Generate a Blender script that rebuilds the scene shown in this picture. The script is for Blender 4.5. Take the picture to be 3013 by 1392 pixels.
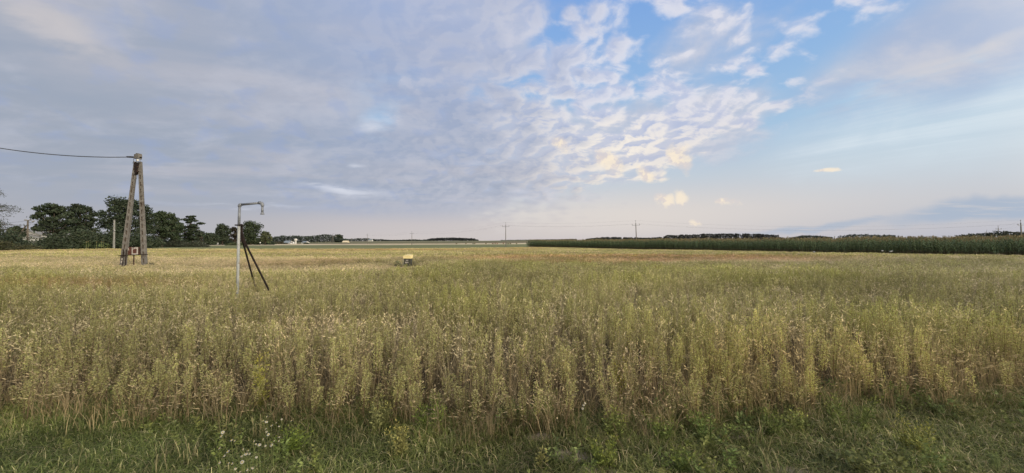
import bpy, bmesh, math, random
import numpy as np
from mathutils import Vector, Matrix, noise as mnoise

for o in list(bpy.data.objects):
    bpy.data.objects.remove(o)
SC = bpy.context.scene
COL = SC.collection
PI = math.pi

# ------------------------------------------------------------ camera
CAM_H = 1.85
FPX, CX, CY, HY = 1094.0, 1506.5, 696.0, 713.0      # focal length, centre, horizon in photograph pixels
PITCH = math.atan((HY - CY) / FPX)
cam_data = bpy.data.cameras.new('camera')
cam = bpy.data.objects.new('camera', cam_data)
COL.objects.link(cam)
cam.location = (0, 0, CAM_H)
cam.rotation_euler = (PI / 2 + PITCH, 0, 0)
cam_data.sensor_width = 36.0
cam_data.lens = 36.0 * FPX / 3013.0
cam_data.clip_start = 0.05
cam_data.clip_end = 20000
SC.camera = cam
SC.render.resolution_x, SC.render.resolution_y = 1024, 473
SC.render.engine = 'CYCLES'
SC.view_settings.view_transform = 'Standard'
SC.view_settings.look = 'None'
SC.view_settings.gamma = 1
SC.view_settings.exposure = 0.0

def ray(px, py):
    """world direction through a photograph pixel, scaled so that y = 1"""
    a = (px - CX) / FPX; b = (CY - py) / FPX
    c, s = math.cos(PITCH), math.sin(PITCH)
    y = c - b * s; z = s + b * c
    return Vector((a / y, 1.0, z / y))
def at(px, py, Y):
    r = ray(px, py)
    return Vector((r.x * Y, Y, CAM_H + r.z * Y))
def azel(px, py):
    r = ray(px, py)
    return math.atan2(r.x, r.y), math.atan2(r.z, math.hypot(r.x, r.y))

def lin(r, g, b):
    f = lambda c: c / 12.92 if c <= 0.04045 else ((c + 0.055) / 1.055) ** 2.4
    return (f(r / 255), f(g / 255), f(b / 255), 1.0)

# ------------------------------------------------------------ node helper
class Sk:
    """a socket (or number) with arithmetic that builds Math nodes"""
    def __init__(s, t, v): s.t, s.v = t, v
    def m(s, op, *o, clamp=False):
        n = s.t.nodes.new('ShaderNodeMath'); n.operation = op; n.use_clamp = clamp
        for i, q in enumerate((s,) + o): put(s.t, n.inputs[i], q)
        return Sk(s.t, n.outputs[0])
    def __add__(s, o): return s.m('ADD', o)
    __radd__ = __add__
    def __sub__(s, o): return s.m('SUBTRACT', o)
    def __rsub__(s, o): return Sk(s.t, float(o)).m('SUBTRACT', s)
    def __mul__(s, o): return s.m('MULTIPLY', o)
    __rmul__ = __mul__
    def __truediv__(s, o): return s.m('DIVIDE', o)
def put(t, inp, q):
    v = q.v if isinstance(q, Sk) else q
    if isinstance(v, bpy.types.NodeSocket): t.links.new(v, inp)
    else: inp.default_value = v
def sstep(x, a, b, lo=0.0, hi=1.0, kind='SMOOTHSTEP'):
    n = x.t.nodes.new('ShaderNodeMapRange'); n.interpolation_type = kind
    put(x.t, n.inputs[0], x)
    for i, q in zip((1, 2, 3, 4), (a, b, lo, hi)): put(x.t, n.inputs[i], q)
    return Sk(x.t, n.outputs[0])
def comb(t, x, y, z):
    n = t.nodes.new('ShaderNodeCombineXYZ')
    for i, q in enumerate((x, y, z)): put(t, n.inputs[i], q)
    return Sk(t, n.outputs[0])
def sep(t, v):
    n = t.nodes.new('ShaderNodeSeparateXYZ'); put(t, n.inputs[0], v)
    return [Sk(t, n.outputs[i]) for i in range(3)]
def nz(t, vec, scale, detail=4.0, rough=0.5, dist=0.0, color=False, dim='3D', lac=2.0):
    n = t.nodes.new('ShaderNodeTexNoise'); n.noise_dimensions = dim
    put(t, n.inputs['Vector'], vec)
    n.inputs['Scale'].default_value = scale; n.inputs['Detail'].default_value = detail
    n.inputs['Roughness'].default_value = rough; n.inputs['Distortion'].default_value = dist
    n.inputs['Lacunarity'].default_value = lac
    return Sk(t, n.outputs['Color' if color else 'Fac'])
def cmix(t, f, a, b, mode='MIX'):
    n = t.nodes.new('ShaderNodeMix'); n.data_type = 'RGBA'; n.blend_type = mode
    put(t, n.inputs['Factor'], f); put(t, n.inputs['A'], a); put(t, n.inputs['B'], b)
    return Sk(t, n.outputs['Result'])
def ramp(t, f, stops):
    n = t.nodes.new('ShaderNodeValToRGB'); put(t, n.inputs[0], f)
    e = n.color_ramp.elements
    while len(e) < len(stops): e.new(0.5)
    for k, (p, c) in zip(e, stops): k.position = p; k.color = c
    return Sk(t, n.outputs[0])

# ------------------------------------------------------------ sky and sun
SUN_EL, SUN_AZ = math.radians(16), math.radians(128)     # low sun behind the camera's right shoulder
world = bpy.data.worlds.new("World"); SC.world = world
world.use_nodes = True
W = world.node_tree; W.nodes.clear()
w_out = W.nodes.new('ShaderNodeOutputWorld'); w_bg = W.nodes.new('ShaderNodeBackground')
W.links.new(w_bg.outputs[0], w_out.inputs[0])
w_bg.inputs[1].default_value = 0.12
w_sky = W.nodes.new('ShaderNodeTexSky'); w_sky.sky_type = 'NISHITA'; w_sky.sun_disc = False
w_sky.sun_elevation = SUN_EL; w_sky.sun_rotation = SUN_AZ
w_sky.air_density = 1.0; w_sky.dust_density = 1.5; w_sky.ozone_density = 1.5
w_tc = W.nodes.new('ShaderNodeTexCoord')
D = Sk(W, w_tc.outputs['Generated'])
dx, dy, dz = sep(W, D)
warp1 = sep(W, nz(W, D, 4.0, 5, 0.55, color=True))
warp2 = sep(W, nz(W, D, 1.7, 3, 0.5, color=True))
AZ = dx.m('ARCTAN2', dy)
EL = dz.m('ARCSINE')
AZw = AZ + (warp1[0] - 0.5) * 0.20 + (warp2[0] - 0.5) * 0.16
ELw = EL + (warp1[1] - 0.5) * 0.11 + (warp2[1] - 0.5) * 0.05
def blob(px, py, rx, ry, rot=0.0, inner=0.0, warp=1.0):
    """soft ellipse round a direction of the sky, edges wobbled by noise"""
    a0, e0 = azel(px, py)
    a1, _ = azel(px + rx, py); a2, _ = azel(px - rx, py)
    _, e1 = azel(px, py - ry); _, e2 = azel(px, py + ry)
    ra, re = abs(a1 - a2) / 2, abs(e1 - e2) / 2
    A = AZw if warp else AZ; E = ELw if warp else EL
    u = A - a0; v = E - e0
    if rot:
        c, s = math.cos(rot), math.sin(rot)
        u, v = u * c + v * s, v * c - u * s
    u = u / ra; v = v / re
    r = (u * u + v * v).m('SQRT')
    return sstep(r, inner, 1.0, 1.0, 0.0)
def union(*b):
    r = b[0]
    for q in b[1:]: r = r.m('MAXIMUM', q)
    return r
def plane(off, rot=0.0, sx=1.0, sy=1.0, seed=0.0):
    """coordinates on a level sheet overhead, so that clouds close up towards the horizon"""
    k = dz.m('MAXIMUM', 0.0) + off
    x = dx / k; y = dy / k
    c, s = math.cos(rot), math.sin(rot)
    return comb(W, (x * c + y * s) * sx, (y * c - x * s) * sy, seed)

K = 1.0 / 0.12          # colours below are radiances; the Background multiplies by 0.12
def rad(r, g, b, k=1.0):
    c = lin(r, g, b); return (c[0] * K * k, c[1] * K * k, c[2] * K * k, 1)
# clear air: the sky texture, veiled towards the horizon by pale haze
elt = EL / (PI / 2)
clear_g = ramp(W, elt, [(0.0, rad(214, 206, 212)), (0.05, rad(220, 214, 216)), (0.10, rad(208, 216, 226)),
                        (0.17, rad(172, 207, 238)), (0.26, rad(153, 194, 241)), (0.38, rad(130, 176, 241)), (0.8, rad(90, 140, 225))])
right_warm = sstep(AZ, 0.05, 0.9)
clear_g = cmix(W, right_warm * sstep(EL, 0.0, 0.18, 0.8, 0.0), clear_g, rad(196, 200, 216))
nish = Sk(W, w_sky.outputs[0])
clear = cmix(W, 0.22, clear_g, nish)

# cirrus on the right, fanning up from the horizon
ci_n = nz(W, plane(0.12, math.radians(-52), 0.35, 2.1, 3.0), 1.6, 6, 0.6, 0.6)
ci_f = nz(W, plane(0.12, math.radians(-56), 0.3, 4.0, 8.0), 2.2, 5, 0.6, 0.8)
ci_mask = union(blob(2780, 320, 660, 230, 0.22, 0.2), blob(2650, 420, 560, 110, 0.1, 0.1))
cirrus = sstep(ci_n * 0.5 + ci_f * 0.22 + nz(W, plane(0.3, 0.0, 1.0, 1.0, 1.0), 4.0, 6, 0.6, 0.5) * 0.28, 0.38, 0.66) * ci_mask * 0.85
sky1 = cmix(W, cirrus, clear, rad(222, 230, 238))
veil = blob(2750, 400, 800, 240, 0.1, 0.0) * 0.5
sky1 = cmix(W, veil, sky1, rad(206, 224, 234))

# small and large puffs
fw = nz(W, plane(0.34, 0.0, 1.0, 1.0, 4.0), 5.0, 3, 0.5, color=True)
fwx, fwy, fwz = sep(W, fw)
def fluff(ox=0.0, oy=0.0):
    k = dz.m('MAXIMUM', 0.0) + 0.34
    x = dx / k + ox + (fwx - 0.5) * 0.10; y = dy / k + oy + (fwy - 0.5) * 0.10
    v = comb(W, x * 1.0 + y * 0.25, y * 1.15 - x * 0.2, 0.7)
    vo = W.nodes.new('ShaderNodeTexVoronoi'); vo.voronoi_dimensions = '2D'; vo.feature = 'SMOOTH_F1'; put(W, vo.inputs['Vector'], v)
    vo.inputs['Scale'].default_value = 10.5; vo.inputs['Smoothness'].default_value = 0.55; vo.inputs['Detail'].default_value = 0.0
    cell = 1.0 - Sk(W, vo.outputs['Distance']) * 1.25
    a = nz(W, v, 9.5, 6, 0.54, 0.1, dim='2D')
    b = nz(W, v, 2.4, 3, 0.5, dim='2D')
    return cell * 0.17 + a * 0.48 + b * 0.38
f0 = fluff(); f1 = fluff(0.016, 0.012)      # the second sample lies towards the light
fd = f0 - f1
cov = union(blob(1560, 300, 480, 380, 0.0, 0.55), blob(1900, 60, 400, 200, 0, 0.4) * 0.68, blob(1900, 210, 400, 180, 0, 0.3) * 0.74, blob(1960, 390, 330, 130, 0.25, 0.35),
            blob(1960, 470, 150, 90, 0.6, 0.2) * 0.95, blob(2230, 352, 300, 42, 0.1, 0.2) * 0.95, blob(2450, 260, 420, 140, 0.2, 0.2) * 0.5,
            blob(2330, 100, 560, 200, 0, 0.3) * 0.60, blob(1750, 470, 260, 110, 0.3, 0.3) * 0.85)
thr = 0.655 - cov * 0.265
dens = sstep(f0 - thr, -0.05, 0.14)
thick = sstep(f0 - thr, 0.04, 0.22)
lit = sstep(fd, -0.05, 0.055)
warmth = sstep(EL, 0.12, 0.36)
litcol = cmix(W, warmth, rad(248, 236, 218), rad(234, 232, 238))
shcol = cmix(W, sstep(EL, 0.05, 0.35), rad(198, 198, 208), rad(182, 193, 222))
thin = union(blob(1520, 430, 560, 260, 0.0, 0.3), blob(1960, 390, 540, 200, 0.1, 0.1) * 0.9, blob(2150, 120, 480, 190, 0.1, 0.0) * 0.62, blob(1420, 120, 330, 260, 0.0, 0.3) * 0.9)
thin = sstep(thin + (nz(W, plane(0.3, 0.3, 1.0, 1.2, 7.0), 3.2, 6, 0.55, 0.2) - 0.5) * 1.8, 0.15, 0.85) * sstep(thin, 0.0, 0.3)
sky1 = cmix(W, thin * 0.80, sky1, cmix(W, sstep(fd, -0.10, 0.09), rad(192, 197, 213), rad(213, 211, 219)))
puffcol = cmix(W, (lit * 0.62 + (1.0 - thick) * 0.32).m('MINIMUM', 1.0), shcol, litcol)
glowp = union(blob(1830, 430, 330, 170, 0.1, 0.1), blob(1600, 330, 200, 160, 0.0, 0.0) * 0.6) * lit * 0.75
puffcol = cmix(W, glowp, puffcol, rad(252, 242, 226, 1.04))
sky2 = cmix(W, dens * sstep(cov, 0.05, 0.35) * 0.90, sky1, puffcol)

# the wide grey-violet deck over the left and the middle
dk_n = nz(W, plane(0.16, math.radians(25), 0.6, 1.3, 5.0), 1.3, 6, 0.52, 0.3)
dk_f = nz(W, plane(0.30, math.radians(10), 0.9, 1.4, 2.0), 3.6, 6, 0.58, 0.2)
deckmask = sstep(AZw - (f0 - 0.43) * 0.9 - (EL - 0.2) * 0.12, -0.22, 0.20, 1.0, 0.0)
hole = union(blob(1140, 335, 110, 70, 0.3, 0.0) * 0.75, blob(1050, 472, 40, 22, 0.0, 0.0) * 0.5, blob(1290, 60, 260, 90, 0.1, 0.0) * 0.55,
             blob(1180, 230, 260, 160, 0.3, 0.0) * 0.30)
deckcov = deckmask * (1.0 - hole * sstep(dk_f, 0.40, 0.60))
deckcol = ramp(W, elt, [(0.0, rad(206, 198, 195)), (0.030, rad(199, 193, 195)), (0.055, rad(174, 180, 196)), (0.10, rad(159, 170, 191)), (0.20, rad(159, 172, 198)), (0.36, rad(164, 179, 212)), (0.8, rad(190, 198, 218))])
leftw = sstep(AZ, -0.85, -0.25, 1.0, 0.0)
deckcol = cmix(W, leftw * 0.65, deckcol, rad(157, 165, 178))
deckhi = sstep(EL, 0.05, 0.13)
deckcol = cmix(W, sstep(dk_n, 0.45, 0.72) * deckhi * 0.60, deckcol, rad(192, 190, 198))
deckcol = cmix(W, sstep(dk_n, 0.28, 0.48, 1.0, 0.0) * deckhi * 0.5, deckcol, rad(148, 166, 206))
deckcol = cmix(W, sstep(dk_f, 0.46, 0.72) * deckhi * 0.42, deckcol, rad(198, 200, 212))
deckcol = cmix(W, lit * deckhi * sstep(AZ, -0.8, 0.0) * 0.24, deckcol, rad(208, 208, 217))
deckcol = cmix(W, sstep(f0, 0.34, 0.50, 1.0, 0.0) * deckhi * 0.35, deckcol, rad(150, 168, 208))
sky3 = cmix(W, deckcov * 0.97, sky2, deckcol)
# white streaks low in the deck, a bright rim under the hole
strk = nz(W, plane(0.05, 0.0, 0.5, 1.0, 9.0), 2.0, 6, 0.6, 0.4)
streak = union(blob(1010, 560, 190, 26, -0.06, 0.0), blob(1120, 350, 110, 35, 0.15, 0.0) * 0.9, blob(1052, 474, 34, 14, 0.2, 0.0), blob(700, 610, 300, 12, 0.0, 0.0) * 0.5)
sky3 = cmix(W, streak * sstep(strk, 0.36, 0.6) * 0.9, sky3, rad(214, 218, 230))
warmleft = blob(130, 60, 420, 150, -0.35, 0.0) * sstep(dk_f, 0.35, 0.6) * 0.7
sky3 = cmix(W, warmleft, sky3, rad(206, 200, 200))

# grey sheet in the upper right with a cream lower edge
sh_n = nz(W, plane(0.2, math.radians(-56), 0.4, 1.6, 6.0), 1.5, 6, 0.55, 0.3)
sheet = union(blob(2980, 20, 900, 280, 0.28, 0.40), blob(2600, 230, 420, 90, 0.28, 0.0) * 0.75) * sstep(sh_n + (f0 - 0.5) * 0.8, 0.18, 0.46)
sky4 = cmix(W, sheet * 0.95, sky3, cmix(W, sstep(dk_f, 0.4, 0.68), rad(172, 187, 214), rad(200, 203, 215)))
edge = blob(2700, 235, 480, 34, 0.27, 0.0) * sstep(sh_n, 0.35, 0.6)
sky4 = cmix(W, edge * 0.7, sky4, rad(230, 222, 214))

# cream haze above the fields in the middle, blue bar low on the right, a few warm puffs
cream = blob(1900, 640, 950, 120, 0.0, 0.0, 0) * 0.6
sky5 = cmix(W, cream, sky4, rad(230, 220, 211))
bar = union(blob(2960, 615, 600, 58, 0.12, 0.5), blob(2350, 668, 380, 18, 0.04, 0.2) * 0.8) * sstep(strk, 0.25, 0.5)
sky5 = cmix(W, bar * 0.85, sky5, rad(168, 183, 203))
pf = nz(W, D, 34.0, 5, 0.6); pg = nz(W, comb(W, dx, dy, dz * 1.2 + 0.012), 34.0, 5, 0.6)
small = union(blob(1790, 470, 75, 52, -0.5, 0.0), blob(1925, 492, 66, 34, -0.35, 0.0), blob(2045, 455, 46, 75, 0.3, 0.0), blob(1968, 576, 38, 40, 0, 0.0),
              blob(2014, 572, 38, 44, 0, 0.0), blob(2150, 584, 34, 18, 0, 0.0), blob(2450, 509, 60, 11, 0, 0.0), blob(2055, 650, 34, 18, -0.6, 0.0) * 0.8, blob(1650, 425, 70, 40, -0.6, 0.0) * 0.8)
sden = sstep(small + (pf - 0.5) * 1.3, 0.05, 0.95)
sky5 = cmix(W, sden * sstep(small, 0.02, 0.45) * 0.85, sky5, cmix(W, sstep(pf - pg, -0.05, 0.05), rad(226, 214, 208), rad(250, 235, 212)))
# below the horizon the dome is plain ground colour
sky6 = cmix(W, sstep(EL, -0.03, -0.005, 1.0, 0.0), sky5, rad(120, 118, 100))
# unseen bright glow added round the sun behind the camera, lifts the ground light
sd = Vector((math.sin(SUN_AZ) * math.cos(SUN_EL), math.cos(SUN_AZ) * math.cos(SUN_EL), math.sin(SUN_EL)))
dotn = W.nodes.new('ShaderNodeVectorMath'); dotn.operation = 'DOT_PRODUCT'
put(W, dotn.inputs[0], D); dotn.inputs[1].default_value = sd
glow = sstep(Sk(W, dotn.outputs['Value']), 0.25, 1.0)
sky7 = cmix(W, glow * 0.9, sky6, rad(255, 236, 205, 3.0))
W.links.new(sky7.v, w_bg.inputs[0])
world.cycles.sampling_method = 'MANUAL'; world.cycles.sample_map_resolution = 512

sun_d = bpy.data.lights.new('sun', 'SUN'); sun = bpy.data.objects.new('sun', sun_d); COL.objects.link(sun)
sun_d.energy = 2.0; sun_d.angle = math.radians(12); sun_d.color = (1.0, 0.90, 0.76)
sun.rotation_euler = (-sd).to_track_quat('-Z', 'Y').to_euler()
sun.location = (40, -40, 30)

# ------------------------------------------------------------ materials
def mat(name, build):
    m = bpy.data.materials.new(name); m.use_nodes = True
    t = m.node_tree; t.nodes.clear()
    out = t.nodes.new('ShaderNodeOutputMaterial')
    sh = build(t, m)
    t.links.new(sh, out.inputs[0])
    return m
def principled(t, color, rough=0.7, metal=0.0, spec=0.3, bump=None, bstr=0.3, bdist=0.01):
    n = t.nodes.new('ShaderNodeBsdfPrincipled')
    put(t, n.inputs['Base Color'], color); put(t, n.inputs['Roughness'], rough)
    n.inputs['Metallic'].default_value = metal; n.inputs['Specular IOR Level'].default_value = spec
    if bump is not None:
        b = t.nodes.new('ShaderNodeBump'); b.inputs['Strength'].default_value = bstr; b.inputs['Distance'].default_value = bdist
        put(t, b.inputs['Height'], bump); t.links.new(b.outputs[0], n.inputs['Normal'])
    return n.outputs[0]
def objco(t): return Sk(t, t.nodes.new('ShaderNodeTexCoord').outputs['Object'])
def geopos(t): return Sk(t, t.nodes.new('ShaderNodeNewGeometry').outputs['Position'])
def attr(t, name, kind='GEOMETRY'):
    n = t.nodes.new('ShaderNodeAttribute'); n.attribute_name = name; n.attribute_type = kind
    return Sk(t, n.outputs['Color'])
def rgb(r, g, b): return (r, g, b, 1.0)

def weathered(name, c1, c2, scale=6.0, rough=0.8, metal=0.0, stain=None, spec=0.3, bdist=0.006):
    """two-tone worn surface with fine grain; stain = (colour, low, high) adds blotches"""
    def b(t, m):
        p = objco(t)
        a = nz(t, p, scale, 6, 0.65)
        col = cmix(t, sstep(a, 0.35, 0.65), rgb(*c1), rgb(*c2))
        g = nz(t, p, scale * 9, 4, 0.7)
        col = cmix(t, sstep(g, 0.55, 0.8) * 0.5, col, rgb(*[x * 0.55 for x in c1]))
        if stain:
            s = nz(t, p, scale * 0.7, 5, 0.6, 0.6)
            col = cmix(t, sstep(s, stain[1], stain[2]), col, rgb(*stain[0]))
        return principled(t, col, rough, metal, spec, g, 0.6, bdist)
    return mat(name, b)

M = {}
M['concrete'] = weathered('concrete', (0.118, 0.112, 0.102), (0.17, 0.163, 0.15), 4.0, 0.95, stain=((0.09, 0.078, 0.066), 0.52, 0.68))
M['concrete_pale'] = weathered('concrete_pale', (0.20, 0.20, 0.185), (0.28, 0.28, 0.265), 3.0, 0.9)
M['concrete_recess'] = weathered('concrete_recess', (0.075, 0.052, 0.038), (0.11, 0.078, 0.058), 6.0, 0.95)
M['rust'] = weathered('rust', (0.045, 0.026, 0.020), (0.085, 0.045, 0.032), 9.0, 0.85, 0.2)
M['rust_red'] = weathered('rust_red', (0.085, 0.038, 0.030), (0.125, 0.056, 0.042), 7.0, 0.85, 0.1, stain=((0.07, 0.03, 0.025), 0.5, 0.65))
M['dark_steel'] = weathered('dark_steel', (0.016, 0.012, 0.011), (0.030, 0.021, 0.018), 8.0, 0.75, 0.3)
M['white_worn'] = weathered('white_worn', (0.36, 0.34, 0.31), (0.46, 0.43, 0.40), 9.0, 0.8, stain=((0.30, 0.16, 0.11), 0.62, 0.7))
M['galvanised'] = weathered('galvanised', (0.15, 0.165, 0.19), (0.22, 0.24, 0.27), 14.0, 0.6, 0.25, spec=0.5)
M['pipe_grey'] = weathered('pipe_grey', (0.25, 0.27, 0.27), (0.33, 0.35, 0.35), 10.0, 0.75, 0.05, stain=((0.17, 0.165, 0.15), 0.56, 0.7))
M['porcelain'] = weathered('porcelain', (0.62, 0.62, 0.60), (0.74, 0.74, 0.72), 12.0, 0.35, spec=0.5)
M['cable'] = weathered('cable', (0.03, 0.03, 0.035), (0.05, 0.05, 0.055), 5.0, 0.6)
M['old_wood'] = weathered('old_wood', (0.10, 0.085, 0.07), (0.17, 0.145, 0.12), 5.0, 0.9)
M['yellow_plastic'] = weathered('yellow_plastic', (0.66, 0.56, 0.26), (0.74, 0.64, 0.34), 7.0, 0.6)
M['black_panel'] = weathered('black_panel', (0.035, 0.038, 0.032), (0.055, 0.058, 0.046), 7.0, 0.6)
M['plaster_white'] = weathered('plaster_white', (0.46, 0.46, 0.44), (0.56, 0.56, 0.54), 0.7, 0.9)
M['roof_grey'] = weathered('roof_grey', (0.17, 0.17, 0.165), (0.25, 0.25, 0.24), 1.2, 0.85)
M['roof_metal'] = weathered('roof_metal', (0.16, 0.20, 0.23), (0.22, 0.26, 0.29), 1.0, 0.6)
M['cream_sheet'] = weathered('cream_sheet', (0.56, 0.49, 0.34), (0.66, 0.58, 0.42), 0.8, 0.8)
M['window_dark'] = weathered('window_dark', (0.02, 0.025, 0.03), (0.035, 0.04, 0.045), 2.0, 0.2, spec=0.6)
M['car_paint'] = weathered('car_paint', (0.66, 0.67, 0.68), (0.74, 0.75, 0.76), 0.5, 0.3, spec=0.6)
M['rubber'] = weathered('rubber', (0.015, 0.015, 0.016), (0.025, 0.025, 0.025), 8.0, 0.8)
M['plastic_bag'] = weathered('plastic_bag', (0.38, 0.39, 0.40), (0.50, 0.51, 0.52), 9.0, 0.5, spec=0.4)
M['bark'] = weathered('bark', (0.045, 0.035, 0.028), (0.085, 0.068, 0.052), 3.0, 0.95)
M['asphalt'] = weathered('asphalt', (0.05, 0.05, 0.052), (0.075, 0.075, 0.078), 0.8, 0.9)

def leafy(name, transl=0.3, inst=False, rough=0.65, gain=1.0):
    """plant surface: colour from the mesh, times the tint carried by each scattered plant"""
    def b(t, m):
        c = attr(t, 'c')
        if inst: c = cmix(t, 1.0, c, attr(t, 'tcol', 'INSTANCER'), 'MULTIPLY')
        oi = t.nodes.new('ShaderNodeObjectInfo')
        r = Sk(t, oi.outputs['Random'])
        hs = t.nodes.new('ShaderNodeHueSaturation'); put(t, hs.inputs['Color'], c)
        put(t, hs.inputs['Value'], (r * 0.3 + 0.85) * gain); hs.inputs['Saturation'].default_value = 1.0
        c = Sk(t, hs.outputs[0])
        a = principled(t, c, rough, 0, 0.25)
        tr = t.nodes.new('ShaderNodeBsdfTranslucent'); put(t, tr.inputs['Color'], c)
        mx = t.nodes.new('ShaderNodeMixShader'); mx.inputs[0].default_value = transl
        t.links.new(a, mx.inputs[1]); t.links.new(tr.outputs[0], mx.inputs[2])
        return mx.outputs[0]
    return mat(name, b)
M['leaf'] = leafy('leaf', 0.2)
M['wood_leaf'] = leafy('wood_leaf', 0.1)
M['weed'] = leafy('weed', 0.35, True, gain=1.16)
M['grass'] = leafy('grass', 0.35, True, gain=1.12)
M['maize'] = leafy('maize', 0.2)
M['maize_mass'] = leafy('maize_mass', 0.2)
M['petal'] = leafy('petal', 0.3)

# ------------------------------------------------------------ mesh builder
class MB:
    def __init__(s): s.v, s.f, s.c, s.n = [], [], [], 0
    def add(s, verts, faces, col=(1, 1, 1)):
        verts = np.asarray(verts, float).reshape(-1, 3); k = len(verts)
        s.v.append(verts); s.f += [tuple(int(i) + s.n for i in f) for f in faces]
        c = np.asarray(col, float)
        s.c.append(np.tile(c, (k, 1)) if c.ndim == 1 else c)
        s.n += k
        return s
    def quads(s, V, col):
        """V: (n,4,3) corner array, col: (n,3)"""
        n = len(V); s.v.append(V.reshape(-1, 3))
        idx = np.arange(n * 4).reshape(n, 4) + s.n
        s.f += [tuple(r) for r in idx.tolist()]
        s.c.append(np.repeat(np.asarray(col, float), 4, axis=0)); s.n += n * 4
        return s
    def box(s, x0, x1, y0, y1, z0, z1, col=(1, 1, 1), mtx=None):
        P = [(x0, y0, z0), (x1, y0, z0), (x1, y1, z0), (x0, y1, z0), (x0, y0, z1), (x1, y0, z1), (x1, y1, z1), (x0, y1, z1)]
        if mtx is not None: P = [tuple(mtx @ Vector(p)) for p in P]
        return s.add(P, [(0, 3, 2, 1), (4, 5, 6, 7), (0, 1, 5, 4), (1, 2, 6, 5), (2, 3, 7, 6), (3, 0, 4, 7)], col)
    def bar(s, p, q, w, d=None, col=(1, 1, 1), up=(0, 0, 1), w2=None, d2=None):
        """box beam from p to q"""
        d = w if d is None else d; w2 = w if w2 is None else w2; d2 = d if d2 is None else d2
        p, q = Vector(p), Vector(q); z = (q - p).normalized(); u = Vector(up)
        if abs(z.dot(u)) > 0.95: u = Vector((0, 1, 0))
        x = u.cross(z).normalized(); y = z.cross(x)
        V = []
        for c, a, b in ((p, w, d), (q, w2, d2)):
            for sx, sy in ((-1, -1), (1, -1), (1, 1), (-1, 1)): V.append(tuple(c + x * (sx * a / 2) + y * (sy * b / 2)))
        return s.add(V, [(0, 3, 2, 1), (4, 5, 6, 7), (0, 1, 5, 4), (1, 2, 6, 5), (2, 3, 7, 6), (3, 0, 4, 7)], col)
    def tube(s, pts, rad, n=8, col=(1, 1, 1), cap=True):
        pts = [Vector(p) for p in pts]
        r = rad if isinstance(rad, (list, tuple)) else [rad] * len(pts)
        V = []; ref = None
        for i, p in enumerate(pts):
            d = (pts[min(i + 1, len(pts) - 1)] - pts[max(i - 1, 0)]).normalized()
            if ref is None: ref = Vector((0, 1, 0)) if abs(d.y) < 0.9 else Vector((1, 0, 0))
            x = ref.cross(d).normalized(); y = d.cross(x); ref = y
            ref = y
            for k in range(n):
                a = 2 * PI * k / n
                V.append(tuple(p + x * (math.cos(a) * r[i]) + y * (math.sin(a) * r[i])))
            ref = d.cross(x)
        F = []
        for i in range(len(pts) - 1):
            for k in range(n):
                F.append((i * n + k, i * n + (k + 1) % n, (i + 1) * n + (k + 1) % n, (i + 1) * n + k))
        if cap:
            F.append(tuple(range(n))[::-1]); F.append(tuple((len(pts) - 1) * n + k for k in range(n)))
        return s.add(V, F, col)
    def build(s, name, m, parent=None, smooth=False, loc=None):
        me = bpy.data.meshes.new(name)
        me.from_pydata(np.concatenate(s.v).tolist() if s.v else [], [], s.f)
        ca = me.color_attributes.new('c', 'FLOAT_COLOR', 'POINT')
        c = np.concatenate(s.c); buf = np.ones((len(c), 4)); buf[:, :3] = c
        ca.data.foreach_set('color', buf.ravel())
        if m is not None: me.materials.append(m)
        if smooth: me.polygons.foreach_set('use_smooth', [True] * len(me.polygons))
        me.update()
        o = bpy.data.objects.new(name, me); COL.objects.link(o)
        if parent: o.parent = parent
        if loc is not None: o.location = loc
        return o
def bevel(o, w=0.01, seg=2):
    b = o.modifiers.new('edge', 'BEVEL'); b.width = w; b.segments = seg; b.limit_method = 'ANGLE'
    return o
def tag(o, label=None, cat=None, group=None, kind=None):
    if label: o['label'] = label
    if cat: o['category'] = cat
    if group: o['group'] = group
    if kind: o['kind'] = kind
    return o
def thing(name, label, cat, loc=(0, 0, 0), rz=0.0, group=None):
    o = bpy.data.objects.new(name, None); COL.objects.link(o)
    o.location = loc; o.rotation_euler = (0, 0, rz); o.empty_display_size = 0.3
    return tag(o, label, cat, group)
def copy_tree(o, parent=None):
    c = o.copy(); COL.objects.link(c); c.parent = parent
    for ch in [x for x in bpy.data.objects if x.parent == o]: copy_tree(ch, c)
    return c
def sm(a, b, x):
    t = np.clip((np.asarray(x, float) - a) / (b - a), 0, 1); return t * t * (3 - 2 * t)

# value noise in numpy, for where plants grow and how the land rolls
_rs = np.random.RandomState(7); _G = _rs.rand(64, 64)
def vn(x, y, s, seed=0):
    x = np.asarray(x, float) / s + seed * 7.3; y = np.asarray(y, float) / s + seed * 3.1
    i = np.floor(x).astype(int); j = np.floor(y).astype(int)
    u = x - i; v = y - j; u = u * u * (3 - 2 * u); v = v * v * (3 - 2 * v)
    g = lambda a, b: _G[a % 64, b % 64]
    return (g(i, j) * (1 - u) + g(i + 1, j) * u) * (1 - v) + (g(i, j + 1) * (1 - u) + g(i + 1, j + 1) * u) * v

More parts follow.
